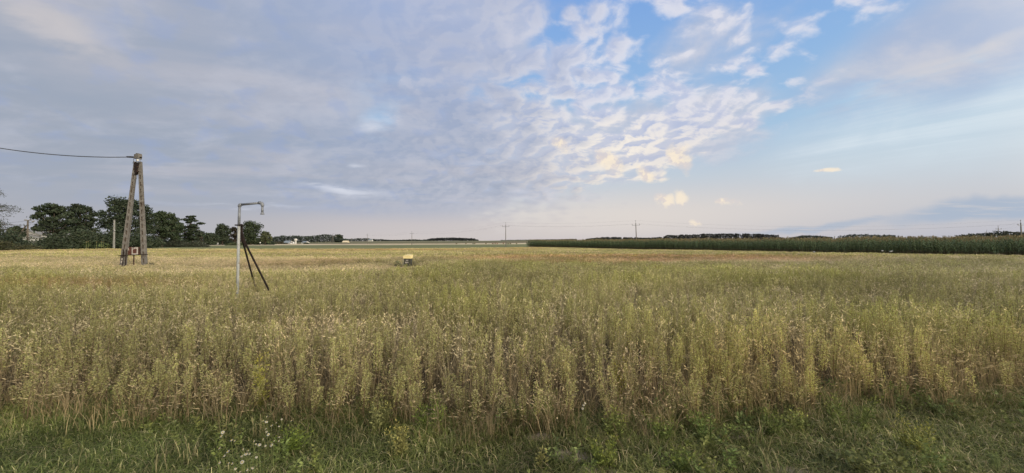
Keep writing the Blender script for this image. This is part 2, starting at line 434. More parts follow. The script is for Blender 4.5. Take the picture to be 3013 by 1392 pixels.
# ------------------------------------------------------------ land
def TT(x, y): return y - 0.69 * x                    # distance across the strips of the fields
def land(x, y):
    x = np.asarray(x, float); y = np.asarray(y, float)
    d = np.hypot(x, y)
    z = 5.2 * sm(330, 1000, y) * (0.75 + 0.5 * vn(x, y, 260, 1))
    z = z + 0.5 * (vn(x, y, 60, 2) - 0.5) * sm(60, 200, d) * 1.2
    z = z + 0.10 * (vn(x, y, 5, 3) - 0.5) * sm(3, 12, d)
    z = z + 2.2 * sm(60, 260, x + 0.2 * y - 25) * sm(-50, 60, y)       # the maize stands on a low swell
    z = z - 25 * sm(1300, 5000, d)
    return z
def landz(x, y): return float(land(x, y))
xs = np.unique(np.concatenate([np.linspace(-40, 40, 81), np.linspace(-400, 400, 101), np.linspace(-1800, 1800, 91), np.array([-9000, -6000, -4000, -2800, 2800, 4000, 6000, 9000])]))
ys = np.unique(np.concatenate([np.linspace(-20, 60, 81), np.linspace(60, 420, 91), np.linspace(420, 1400, 71), np.array([-3000, -1000, -300, -100, -50, 1700, 2100, 3000, 4500, 7000, 9000])]))
gx, gy = np.meshgrid(xs, ys); gz = land(gx, gy)
nx, ny = len(xs), len(ys)
gv = np.stack([gx.ravel(), gy.ravel(), gz.ravel()], 1)
gi = (np.arange(ny - 1)[:, None] * nx + np.arange(nx - 1)[None, :]).ravel()
gf = np.stack([gi, gi + 1, gi + nx + 1, gi + nx], 1).tolist()

def ground_mat(t, m):
    p = geopos(t); X, Y, Z = sep(t, p)
    wob = (nz(t, p, 0.012, 3, 0.5) - 0.5) * 34 * sstep(Y, 90, 400, 0.15, 1.0)
    T = Y - X * 0.69 + wob
    n1 = nz(t, p, 0.9, 6, 0.65); n2 = nz(t, p, 7.0, 5, 0.7); n3 = nz(t, p, 0.03, 4, 0.55)
    soil = cmix(t, sstep(n1, 0.35, 0.65), rgb(0.060, 0.048, 0.030), rgb(0.10, 0.080, 0.048))
    turf = cmix(t, sstep(n2, 0.35, 0.65), rgb(0.030, 0.042, 0.016), rgb(0.075, 0.080, 0.034))
    near = cmix(t, sstep(Y, 3.9, 4.6), turf, soil)
    # strips of the farther fields
    green = cmix(t, sstep(n3, 0.35, 0.65), rgb(0.135, 0.155, 0.072), rgb(0.185, 0.195, 0.098))
    stub = cmix(t, sstep(n3, 0.4, 0.6), rgb(0.46, 0.40, 0.27), rgb(0.56, 0.49, 0.33))
    brown = rgb(0.16, 0.14, 0.085)
    straw = cmix(t, sstep(n1, 0.3, 0.7), rgb(0.30, 0.26, 0.12), rgb(0.38, 0.33, 0.17))
    col = near
    col = cmix(t, sstep(Y, 14, 40), col, straw)
    col = cmix(t, sstep(T, 113, 116, kind='LINEAR'), col, rgb(0.075, 0.07, 0.035))  # dark band: shadow at the green crop's edge, painted into the ground
    col = cmix(t, sstep(T, 121, 127, kind='LINEAR'), col, green)
    col = cmix(t, sstep(T, 345, 352, kind='LINEAR') , col, stub)
    col = cmix(t, sstep(T, 500, 515, kind='LINEAR'), col, brown)
    col = cmix(t, sstep(T, 660, 680, kind='LINEAR'), col, rgb(0.145, 0.150, 0.085))
    col = cmix(t, sstep(T, 820, 835, kind='LINEAR'), col, rgb(0.27, 0.24, 0.16))
    col = cmix(t, sstep(T, 880, 900, kind='LINEAR'), col, rgb(0.13, 0.13, 0.08))
    # a bleached stubble field below the round wood
    q = X / Y.m('MAXIMUM', 1.0)
    box = sstep(X, -205, -190) * sstep(X, -100, -80, 1.0, 0.0) * sstep(Y, 900, 912) * sstep(Y, 1010, 1025, 1.0, 0.0)
    col = cmix(t, box, col, rgb(0.80, 0.76, 0.68))
    # worn spots of dead grass in the foreground turf
    for (px, py, rx, ry) in SPOTS:
        g = at(px, py, 1.0); k = CAM_H / (CAM_H - g.z)
        gx0, gy0 = g.x * k, k
        u = (X - gx0) / rx; v = (Y - gy0) / ry
        r = (u * u + v * v).m('SQRT') + (n2 - 0.5) * 0.9 + (n1 - 0.5) * 0.5
        col = cmix(t, sstep(r, 0.55, 1.0, 1.0, 0.0), col, cmix(t, sstep(n2, 0.35, 0.65), rgb(0.20, 0.165, 0.125), rgb(0.34, 0.29, 0.23)))
    return principled(t, col, 0.95, 0, 0.1, n2, 0.5, 0.03)
SPOTS = [(1672, 1340, 0.24, 0.13), (1581, 1284, 0.17, 0.09), (2176, 1284, 0.16, 0.07), (2330, 1388, 0.20, 0.10), (1760, 1384, 0.20, 0.08)]
SPOT_XY = []
for (px, py, rx, ry) in SPOTS:
    g = at(px, py, 1.0); k = CAM_H / (CAM_H - g.z); SPOT_XY.append((g.x * k, k, rx, ry))
gm = MB(); gm.add(gv, gf, (1, 1, 1))
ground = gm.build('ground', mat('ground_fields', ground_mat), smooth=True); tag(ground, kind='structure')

# ------------------------------------------------------------ the A-shaped concrete pole
def ladder_leg(p, q, w0, w1, d0, d1, yaw, name, parent):
    """reinforced concrete leg with a column of recesses in its front: two flanges, rungs and a web"""
    p, q = Vector(p), Vector(q); L = (q - p).length; z = (q - p).normalized()
    f = Vector((math.sin(yaw), -math.cos(yaw), 0)); f = (f - z * f.dot(z)).normalized()   # front
    x = f.cross(z).normalized() * -1
    b = MB()
    def P(u, v, h):       # u across, v forward, h along 0..1
        w = w0 + (w1 - w0) * h; d = d0 + (d1 - d0) * h
        return tuple(p + z * (L * h) + x * (u * w / 2) + f * (v * d / 2))
    def blk(u0, u1, v0, v1, h0, h1, col=(1, 1, 1), n=1):
        V = [P(u0, v0, h0), P(u1, v0, h0), P(u1, v1, h0), P(u0, v1, h0), P(u0, v0, h1), P(u1, v0, h1), P(u1, v1, h1), P(u0, v1, h1)]
        b.add(V, [(0, 3, 2, 1), (4, 5, 6, 7), (0, 1, 5, 4), (1, 2, 6, 5), (2, 3, 7, 6), (3, 0, 4, 7)], col)
    r = 0.36
    blk(-1, -r, -1, 1, 0, 1); blk(r, 1, -1, 1, 0, 1)
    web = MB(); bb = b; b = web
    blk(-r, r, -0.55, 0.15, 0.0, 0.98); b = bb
    n = 13; 
    for i in range(n):
        h = 0.075 + i * 0.062
        blk(-r * 0.995, r * 0.995, -0.97, 0.97, h, h + 0.026)
    blk(-r * 0.995, r * 0.995, -0.97, 0.97, 0.88, 1.0)
    o = b.build(name, M['concrete'], parent); bevel(o, 0.012, 2)
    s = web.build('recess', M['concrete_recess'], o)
    return o
AY = 25.0
def a_frame():
    base = at(393, 778, AY); base.z = landz(base.x, AY)
    T = thing('concrete_pole', 'tall A-shaped two-legged concrete power pole with ladder-like recesses', 'utility pole', base)
    W2 = lambda px, py, dy=0.0: at(px, py, AY + dy) - base
    lt = W2(400, 476, 0.05); rt = W2(412.5, 476, 0.0)
    lb = W2(359, 792, -0.25); rb = W2(426.5, 792, 0.15); lb.z = -0.25; rb.z = -0.25
    ladder_leg(lb, lt, 0.30, 0.18, 0.22, 0.14, math.radians(9), 'leg', T)
    ladder_leg(rb, rt, 0.28, 0.175, 0.20, 0.14, math.radians(9), 'leg', T)
    c = W2(406, 461); b = MB()
    b.box(-0.20, 0.20, -0.12, 0.12, -0.17, 0.15, mtx=Matrix.Translation(c) @ Matrix.Rotation(0.10, 4, 'Y') @ Matrix.Rotation(-0.2, 4, 'Z'))
    b.box(-0.12, 0.17, -0.10, 0.11, 0.13, 0.22, mtx=Matrix.Translation(c) @ Matrix.Rotation(0.16, 4, 'Y') @ Matrix.Rotation(-0.2, 4, 'Z'))
    bevel(b.build('pole_cap', M['concrete'], T), 0.035, 3)
    # dark steel wedge that ties both legs together below the cap
    b = MB(); c = W2(405.5, 488)
    b.add([tuple(c + Vector(v)) for v in ((-0.17, -0.12, 0.22), (0.17, -0.12, 0.22), (0.08, -0.12, -0.45), (-0.10, -0.12, -0.62),
                                           (-0.17, 0.08, 0.22), (0.17, 0.08, 0.22), (0.08, 0.08, -0.45), (-0.10, 0.08, -0.62))],
          [(0, 1, 2, 3), (7, 6, 5, 4), (0, 4, 5, 1), (1, 5, 6, 2), (2, 6, 7, 3), (3, 7, 4, 0)])
    tie = bevel(b.build('steel_wedge', M['dark_steel'], T), 0.01)
    c = W2(405, 500)
    for dx_, dz_ in ((-0.16, 0.02), (0.15, -0.12), (0.14, 0.18)):
        b = MB(); b.tube([c + Vector((dx_ * 0.8, -0.15, dz_)), c + Vector((dx_ * 0.8, -0.11, dz_))], 0.035, 8); b.build('bolt', M['rust'], tie)
    # insulator in its steel hoop
    c = W2(405.5, 471.5, -0.2); b = MB()
    prof = [(0.0, 0.07), (0.03, 0.06), (0.055, 0.035), (0.068, 0.0), (0.055, -0.035), (0.03, -0.06), (0.0, -0.07)]
    b.tube([c + Vector((0, z_, 0)) for r_, z_ in prof][::-1], [max(r_, 0.004) for r_, z_ in prof][::-1], 14)
    ins = b.build('insulator', M['porcelain'], T, smooth=True)
    b = MB(); hoop = [c + Vector((0.13 * math.cos(a), 0.03, 0.15 * math.sin(a) - 0.02)) for a in np.linspace(0, 2 * PI, 17)]
    b.tube(hoop, 0.018, 6, cap=False); b.build('hoop', M['galvanised'], ins)
    b = MB(); b.bar(W2(385, 461.5) + Vector((0, -0.05, 0)), W2(419, 464) + Vector((0, -0.05, 0)), 0.06, 0.06)
    b.build('clamp_bar', M['dark_steel'], T)
    b = MB(); s0 = W2(398, 466) + Vector((0, -0.1, 0))
    b.tube([s0, W2(393, 474), W2(390.5, 481)], 0.012, 5); b.build('loose_wire', M['cable'], T)
    b = MB(); b.tube([W2(404, 500), W2(406, 512), W2(402, 527)], 0.008, 5); b.build('loose_wire', M['cable'], T)
    b = MB(); b.bar(W2(401, 504, -0.1), W2(408, 505, -0.1), 0.05, 0.05); b.build('spacer', M['dark_steel'], T)
    # iron cross rails near the foot
    b = MB(); b.bar(W2(350, 752, -0.42), W2(434, 748.5, -0.30), 0.07, 0.05); b.build('cross_rail', M['dark_steel'], T)
    b = MB(); b.bar(W2(363.0, 734, -0.38), W2(361.0, 782, -0.42), 0.035, 0.03); b.bar(W2(372, 734, -0.36), W2(369, 782, -0.4), 0.035, 0.03)
    b.build('conduit', M['dark_steel'], T)
    b = MB(); b.bar(W2(359.5, 760, -0.47), W2(358.8, 765.5, -0.47), 0.06, 0.02); b.bar(W2(358.4, 768, -0.47), W2(356.4, 774, -0.47), 0.07, 0.02)
    b.build('white_paint_mark', M['white_worn'], T)
    return T
a_frame()

def rusty_box():
    Y0 = AY - 0.1
    c = at(388, 751, Y0); g = Vector((c.x, Y0, landz(c.x, Y0)))
    T = thing('metal_cabinet', 'rusty brown and flaking white metal box standing between the pole legs', 'metal box', g)
    W2 = lambda px, py, dy=0.0: at(px, py, Y0 + dy) - g
    a, b_ = W2(370.5, 727), W2(405.5, 749.5)
    b = MB(); b.box(a.x, b_.x, 0.02, 0.34, b_.z, a.z); bevel(b.build('cabinet_body', M['rust'], T), 0.015)
    m = W2(387.5, 727).x
    b = MB(); b.box(a.x + 0.01, m - 0.015, -0.015, 0.018, b_.z + 0.01, a.z - 0.02)
    L = bevel(b.build('door', M['rust_red'], T), 0.006); L['label'] = 'brown rusted left door with a curved flake of white paint'
    b = MB(); xs_ = a.x + 0.02
    # curved flake of old paint on the left door, and its pale hinge edge
    n = 9; V = []
    for k in range(n):
        an = PI * 0.5 * k / (n - 1); r0, r1 = 0.185, 0.20 + 0.05 * math.sin(an * 2)
        for r_ in (r0, r1): V.append((xs_ + r_ * math.sin(an) , -0.0175, a.z - 0.25 + (r_) * math.cos(an)))
    b.add(V, [(2 * k, 2 * k + 1, 2 * k + 3, 2 * k + 2) for k in range(n - 1)])
    b.box(a.x - 0.012, a.x + 0.03, -0.022, -0.017, b_.z + 0.02, a.z - 0.03)
    b.build('paint_flake', M['white_worn'], L)
    b = MB(); b.box(m + 0.015, b_.x - 0.005, -0.015, 0.018, b_.z + 0.01, a.z - 0.02)
    R = bevel(b.build('door', M['white_worn'], T), 0.006); R['label'] = 'flaking white right door with a red-brown rust patch'
    x0, x1, z0, z1 = m + 0.10, b_.x - 0.07, b_.z + 0.09, a.z - 0.10
    b = MB(); b.add([(x0, -0.018, z0), (x1, -0.018, z0), (x1 + 0.01, -0.018, z1 - 0.04), ((x0 + x1) / 2 + 0.05, -0.018, z1), (x0 - 0.01, -0.018, z1 - 0.07), (x0 - 0.012, -0.018, z0 + 0.12)], [(0, 1, 2, 3, 4, 5)])
    b.add([(m + 0.06, -0.018, a.z - 0.03), (m + 0.22, -0.018, a.z - 0.03), (m + 0.10, -0.018, a.z - 0.13)], [(0, 1, 2)])
    b.build('rust_patch', M['rust_red'], R)
    b = MB(); p = W2(389.5, 749.5); b.bar((p.x, 0.1, -0.1), (p.x, 0.1, p.z), 0.045, 0.045); b.build('post', M['rust'], T)
    return T
rusty_box()

# the cable from the pole top to the next pole, which stands beyond the left edge of the view
def sag(p, q, s, n=24):
    p, q = Vector(p), Vector(q)
    return [p.lerp(q, t) - Vector((0, 0, s * 4 * t * (1 - t))) for t in np.linspace(0, 1, n)]
p0 = at(386, 462, AY); 
pe = at(-600, 270, 22.0)
b = MB(); b.tube(sag(p0, pe, 1.1, 40), 0.026, 7); b.tube([p0 + Vector((-0.28, 0, 0.01)), p0 + Vector((0.12, 0, -0.01))], 0.055, 8)
tag(b.build('overhead_cable', M['cable']), 'thick black overhead cable sagging from the A-shaped pole to the left edge', 'cable')
tp = thing('concrete_pole', 'plain concrete pole carrying the far end of the black overhead cable', 'utility pole', (pe.x, pe.y, 0))
b = MB(); b.bar((0, 0, -0.3), (0, 0, pe.z + 0.4), 0.34, 0.26, w2=0.2, d2=0.18); bevel(b.build('pole', M['concrete'], tp), 0.015)
b = MB(); b.bar((-0.3, 0, pe.z), (0.3, 0, pe.z), 0.06, 0.06); b.build('clamp_bar', M['dark_steel'], tp)

# ------------------------------------------------------------ the standpipe
def standpipe():
    Y0 = 10.2
    g = at(697.5, 860, Y0); g.z = landz(g.x, Y0)
    T = thing('water_standpipe', 'grey metal standpipe with overhead arm and hanging spout, propped by two dark braces', 'standpipe', g)
    W2 = lambda px, py, dy=0.0: at(px, py, Y0 + dy) - g
    foot = W2(698, 858); foot.z = -0.1; mid = W2(703.0, 664); top = W2(705.0, 606)
    b = MB(); b.tube([foot, mid], 0.035, 16); lo = b.build('riser', M['pipe_grey'], T, smooth=True); lo['label'] = 'pale painted lower pipe'
    b = MB(); b.tube([mid - (mid - foot).normalized() * 0.02, top], 0.033, 16); b.build('riser', M['galvanised'], T, smooth=True)
    e1 = W2(705.3, 603.5); e2 = W2(769.0, 595.5); 
    b = MB(); b.tube([top - Vector((0, 0, 0.02)), top + Vector((0, 0, 0.005)), e1 + Vector((0.006, 0, 0.0)), e1 + Vector((0.028, 0, 0.012)), e1 + Vector((0.055, 0, 0.016))], [0.044, 0.044, 0.045, 0.042, 0.040], 14)
    b.build('elbow', M['galvanised'], T, smooth=True)
    a0 = e1 + Vector((0.04, 0, 0.012)); a1 = W2(765, 597.0)
    b = MB(); b.tube([a0, a1], 0.031, 14); b.build('arm', M['galvanised'], T, smooth=True)
    b = MB(); pts = []; cc = a1 + Vector((-0.005, 0, -0.075)); 
    b.tube([a1 + Vector((-0.03, 0, 0)), a1 + Vector((0.01, 0, 0.0)), a1 + Vector((0.045, 0, -0.012)), a1 + Vector((0.066, 0, -0.04)), a1 + Vector((0.068, 0, -0.075)), a1 + Vector((0.068, 0, -0.09))],
           [0.044, 0.044, 0.044, 0.043, 0.041, 0.044], 14); b.build('elbow', M['galvanised'], T, smooth=True)
    s0 = a1 + Vector((0.068, 0, -0.085)); s1 = W2(770.5, 627); s1 = Vector((s0.x, s0.y, s1.z))
    b = MB(); b.tube([s0, s1], 0.029, 14); sp = b.build('spout', M['galvanised'], T, smooth=True)
    b = MB(); b.tube([s1 + Vector((0, 0, 0.02)), s1 - Vector((0, 0, 0.015)), s1 - Vector((0, 0, 0.03)), s1 - Vector((0, 0, 0.042))], [0.031, 0.046, 0.050, 0.050], 14); b.build('flange', M['galvanised'], sp)
    # dark steel: clamp plate, short upright, two braces
    b = MB(); c = W2(702.5, 662.5); b.box(c.x - 0.075, c.x + 0.085, -0.055, 0.06, c.z - 0.017, c.z + 0.017); bevel(b.build('clamp_plate', M['dark_steel'], T), 0.004)
    u0 = W2(710.5, 659, 0.06); u1 = W2(712, 712, 0.06)
    b = MB(); b.bar(u0, u1, 0.038, 0.045); b.bar(u0 + Vector((0.012, 0, -0.2)), W2(722, 722, 0.06), 0.03, 0.04)
    b.add([tuple(W2(x_, y_, 0.05 + dd)) for dd in (0, 0.03) for x_, y_ in ((709, 690), (713, 690), (727, 723), (722, 728), (712, 708))],
          [(0, 1, 2, 3, 4), (9, 8, 7, 6, 5), (0, 5, 6, 1), (1, 6, 7, 2), (2, 7, 8, 3), (3, 8, 9, 4), (4, 9, 5, 0)])
    b.build('upright', M['dark_steel'], T)
    def down(px, py, Yp):
        q = at(px, py, Yp); return q - g
    for (px, py, Yp, s_) in ((747, 830, 12.3, (713, 705)), (787, 845, 11.1, (718, 708))):
        a = W2(s_[0], s_[1], 0.08); e = down(px, py, Yp); e2_ = e + (e - a) * ((e.z + 0.1) / max(1e-3, (a.z - e.z)))
        b = MB(); b.bar(a, e2_, 0.043, 0.030, up=(1, 0, 0)); b.build('brace', M['dark_steel'], T)
    return T
standpipe()

# ------------------------------------------------------------ yellow-lidded cabinet
def cabinet():
    Y0 = 24.0
    g = at(1198, 780, Y0); g.z = landz(g.x, Y0)
    T = thing('field_cabinet', 'small black cabinet with a pale yellow lid standing alone in the weeds', 'cabinet', g, 0)
    W2 = lambda px, py: at(px, py, Y0) - g
    a, c = W2(1187, 751), W2(1209, 761); w0, w1 = a.x, c.x; zt, zl = a.z, c.z
    b = MB(); b.box(w0 + 0.02, w1 - 0.015, 0.02, 0.42, 0.12, zl - 0.004); body = bevel(b.build('body', M['black_panel'], T), 0.01)
    b = MB(); b.box(w0 + 0.15, w1 - 0.17, 0.008, 0.019, zl - 0.13, zl - 0.085); l1 = b.build('label_plate', M['white_worn'], body)
    b = MB()
    for k, (x_, w_, z_, h_) in enumerate(((0.11, 0.035, 0.29, 0.085), (0.155, 0.05, 0.29, 0.035), (0.165, 0.03, 0.25, 0.05), (0.215, 0.035, 0.285, 0.075), (0.26, 0.05, 0.25, 0.045), (0.275, 0.04, 0.29, 0.06))):
        b.box(w0 + x_, w0 + x_ + w_, 0.008, 0.019, zl - z_, zl - z_ + h_)
    b.build('faded_print', M['white_worn'], body)
    b = MB(); x0, x1 = w0 - 0.01, w1 + 0.005
    b.add([(x0, -0.04, zl), (x1, -0.04, zl), (x1, -0.04, zt - 0.02), (x0 + 0.18, -0.04, zt - 0.005), (x0, -0.04, zt - 0.045),
           (x0, 0.46, zl), (x1, 0.46, zl), (x1, 0.46, zt + 0.03), (x0 + 0.18, 0.46, zt + 0.045), (x0, 0.46, zt + 0.005)],
          [(0, 1, 2, 3, 4), (9, 8, 7, 6, 5), (0, 5, 6, 1), (1, 6, 7, 2), (2, 7, 8, 3), (3, 8, 9, 4), (4, 9, 5, 0)])
    bevel(b.build('lid', M['yellow_plastic'], T), 0.012)
    for sx in (w0 + 0.04, w1 - 0.04):
        for sy in (0.05, 0.39):
            b = MB(); b.bar((sx, sy, -0.1), (sx, sy, 0.125), 0.035, 0.035); b.build('leg', M['galvanised'], T)
    b = MB(); b.bar((w0 - 0.03, 0.0, -0.1), (w0 - 0.02, 0.0, zl - 0.02), 0.025, 0.02); b.build('side_post', M['galvanised'], T)
cabinet()

# ------------------------------------------------------------ power line poles with a crossarm and three insulators
def line_pole(px, ptop, Y, label, lean=0.0, arm=1.5, yaw=0.0, proto=[None]):
    top = at(px, ptop, Y); x, z = top.x, top.z
    gz_ = landz(x, Y)
    T = thing('power_pole', label, 'utility pole', (x, Y, gz_), yaw, 'concrete power poles crossing the fields')
    T.rotation_euler = (0, lean, yaw)
    H = z - gz_
    b = MB(); b.bar((0, 0, -0.3), (0, 0, H - 0.9), 0.38, 0.32, w2=0.20, d2=0.2); bevel(b.build('pole', M['concrete'], T), 0.02)
    zc = H - 1.75
    b = MB(); b.bar((-arm, -0.16, zc), (arm, -0.16, zc), 0.13, 0.13); ca = b.build('crossarm', M['galvanised'], T)
    b = MB(); b.bar((0, 0, H - 0.95), (0, 0, H - 0.35), 0.09, 0.09); b.build('pole_tip', M['galvanised'], T)
    def ins(x_, z_, y_, par):
        b = MB(); b.tube([(x_, y_, z_), (x_, y_, z_ + 0.15), (x_, y_, z_ + 0.22), (x_, y_, z_ + 0.42), (x_, y_, z_ + 0.48)], [0.04, 0.05, 0.12, 0.11, 0.05], 8)
        b.build('insulator', M['concrete_pale'], par)
    ins(-arm + 0.08, zc + 0.065, -0.16, ca); ins(arm - 0.08, zc + 0.065, -0.16, ca); ins(0, H - 0.36, 0, T)
    pts = []
    Rm = Matrix.Rotation(yaw, 4, 'Z') @ Matrix.Rotation(lean, 4, 'Y')
    for l in ((-arm + 0.08, -0.16, zc + 0.55), (arm - 0.08, -0.16, zc + 0.55), (0, 0, H + 0.1)):
        pts.append(Vector((x, Y, gz_)) + Rm @ Vector(l))
    return pts
P1 = line_pole(1081, 687, 365, 'faintest small power pole with a crossarm, left of the round wood')
P2 = line_pole(1212, 681, 285, 'thin power pole rising left of the round wood')
P3 = line_pole(1488, 655, 157, 'power pole just left of the near corner of the maize')
P4 = line_pole(1873, 649.5, 143, 'leaning power pole rising behind the maize, nearest the middle', lean=-0.035)
P5 = line_pole(3005, 648, 128, 'power pole behind the maize at the right edge', lean=-0.03, arm=1.25)
P6 = line_pole(2937, 665, 190, 'smaller power pole behind the maize near the right edge', arm=1.4)
P7 = line_pole(2903, 677, 262, 'smallest power pole at the right, only its top above the maize', arm=1.4)
def wires(A, B, s, label):
    T = thing('power_line', label, 'power line', A[2])
    for a, c in zip(A, B):
        b = MB(); b.tube([q - A[2] for q in sag(a, c, s, 28)], 0.008, 4, cap=False); b.build('wire', M['cable'], T)
wires(P1, P2, 1.6, 'faint wires between the two farthest power poles left of the round wood')
wires(P2, P3, 1.8, 'faint wires coming down to the pole left of the maize')
wires(P3, P4, 0.8, 'faint wires between the pole left of the maize and the leaning pole')
wires(P4, P5, 2.4, 'long faint wires sagging over the maize from the leaning pole to the right edge')
wires(P5, P6, 0.9, 'short wires between the two larger poles at the right edge')
wires(P6, P7, 1.2, 'short wires to the smallest pole at the right')

# ------------------------------------------------------------ poles by the houses on the left
def street_pole():
    Y0 = 92.0; top = at(82, 649, Y0); g = Vector((top.x, Y0, landz(top.x, Y0)))
    T = thing('street_lamp_pole', 'old power pole with leaning strut and street lamp among the bushes at far left', 'street lamp pole', g)
    W2 = lambda px, py, dy=0.0: at(px, py, Y0 + dy) - g
    b = MB(); t_ = W2(82, 648); b.bar((t_.x, 0, -0.3), (t_.x, 0, t_.z), 0.30, 0.26, w2=0.22, d2=0.2); b.build('pole', M['old_wood'], T)
    b = MB(); b.bar(W2(76, 664), W2(48, 706, 0.5), 0.22, 0.2); b.build('strut', M['old_wood'], T)
    b = MB(); b.bar(W2(71.5, 648.5), W2(92.5, 648.0), 0.16, 0.14); ca = b.build('crossarm', M['old_wood'], T)
    for k in (73, 77, 87.5, 91.5):
        b = MB(); q = W2(k, 648); b.tube([q, q + Vector((0, 0, 0.14)), q + Vector((0, 0, 0.28))], [0.03, 0.07, 0.04], 6); b.build('insulator', M['concrete_pale'], ca)
    b = MB(); b.tube([W2(83, 655.5), W2(90, 655), W2(96, 652.5)], 0.05, 6); am = b.build('lamp_arm', M['galvanised'], T)
    b = MB(); b.bar(W2(95, 653), W2(102, 649.5), 0.20, 0.34, w2=0.12, d2=0.2); bevel(b.build('lamp_head', M['roof_grey'], am), 0.03)
    for k, (px, py) in enumerate(((125, 655), (128, 660.5), (20, 652))):
        pass
    return g
street_pole()
wl = thing('service_wires', 'thin service wires running from the old lamp pole to the big tree', 'wires', at(83, 650, 92))
for a, c in (((84, 651), (190, 668)), ((86, 656), (188, 673)), ((80, 650), (-140, 655))):
    b = MB(); b.tube([q - wl.location for q in sag(at(*a, 92), at(*c, 100), 0.5, 14)], 0.02, 4); b.build('wire', M['cable'], wl)

def plain_pole(px, ptop, Y, w, label, spur=True, name='concrete_post'):
    top = at(px, ptop, Y); g = Vector((top.x, Y, landz(top.x, Y))); H = top.z - g.z
    T = thing(name, label, 'pole', g)
    b = MB(); b.bar((0, 0, -0.3), (0, 0, H), w * 1.25, w, w2=w * 0.85, d2=w * 0.8); bevel(b.build('pole', M['concrete_pale'], T), w * 0.06)
    if spur:
        b = MB(); zz = H * 0.63; b.bar((-0.16, -w * 0.7, zz), (0.36, -w * 0.7, zz), 0.07, 0.07); br = b.build('bracket', M['galvanised'], T)
        b = MB(); b.tube([(0.34, -w * 0.7, zz + 0.03), (0.34, -w * 0.7, zz + 0.12), (0.34, -w * 0.7, zz + 0.2)], [0.05, 0.11, 0.06], 8); b.build('insulator', M['porcelain'], br)
    return T
plain_pole(336.5, 647, 90, 0.26, 'plain pale concrete pole standing left of the A-shaped pole before the trees')
plain_pole(1034.5, 701, 620, 0.42, 'thin pale pole far off beside the cream shed', False)
plain_pole(968.7, 703, 600, 0.36, 'thin pale pole just left of the far A-shaped pylon', False)
plain_pole(639.5, 690, 262, 0.20, 'thin pale pole between the two round trees beside the white car', False)
b_ = at(978, 716, 460); fp = thing('lattice_pole', 'far three-legged pole with a raised transformer before the distant wood', 'utility pole', (b_.x, 460, landz(b_.x, 460)))
for q in ((-2.1, 0.6), (0.1, -0.3), (1.9, 0.6)):
    b = MB(); b.bar((q[0], q[1], -0.3), (0.55 + q[0] * 0.12, 0, 9.6), 0.34, 0.3, w2=0.24, d2=0.2); b.build('leg', M['concrete'], fp)
b = MB(); b.box(0.2, 1.4, -0.5, 0.5, 9.2, 10.4, mtx=Matrix.Rotation(0.35, 4, 'Y')); b.build('transformer', M['roof_grey'], fp)
b = MB(); b.bar((-1.2, 0, 11.4), (2.2, 0, 12.4), 0.16, 0.14); b.bar((0.6, 0, 9.5), (0.9, 0, 12.1), 0.2, 0.2); b.build('crossarm', M['galvanised'], fp)

# ------------------------------------------------------------ houses
def gable_body(b, x0, x1, y0, y1, h, ridge, xr=None):
    """walls with gables at the front and back; ridge runs along y"""
    xr = (x0 + x1) / 2 if xr is None else xr
    V = [(x0, y0, -0.3), (x1, y0, -0.3), (x1, y0, h), (xr, y0, ridge), (x0, y0, h), (x0, y1, -0.3), (x1, y1, -0.3), (x1, y1, h), (xr, y1, ridge), (x0, y1, h)]
    b.add(V, [(0, 1, 2, 3, 4), (9, 8, 7, 6, 5), (0, 5, 6, 1), (1, 6, 7, 2), (4, 9, 5, 0)])
def slab(b, P, th):
    """thick sheet from four corners"""
    P = [Vector(p) for p in P]; n = (P[1] - P[0]).cross(P[3] - P[0]).normalized() * th
    if n.z < 0: n = -n
    V = [tuple(p) for p in P] + [tuple(p + n) for p in P]
    b.add(V, [(0, 3, 2, 1), (4, 5, 6, 7), (0, 1, 5, 4), (1, 2, 6, 5), (2, 3, 7, 6), (3, 0, 4, 7)])
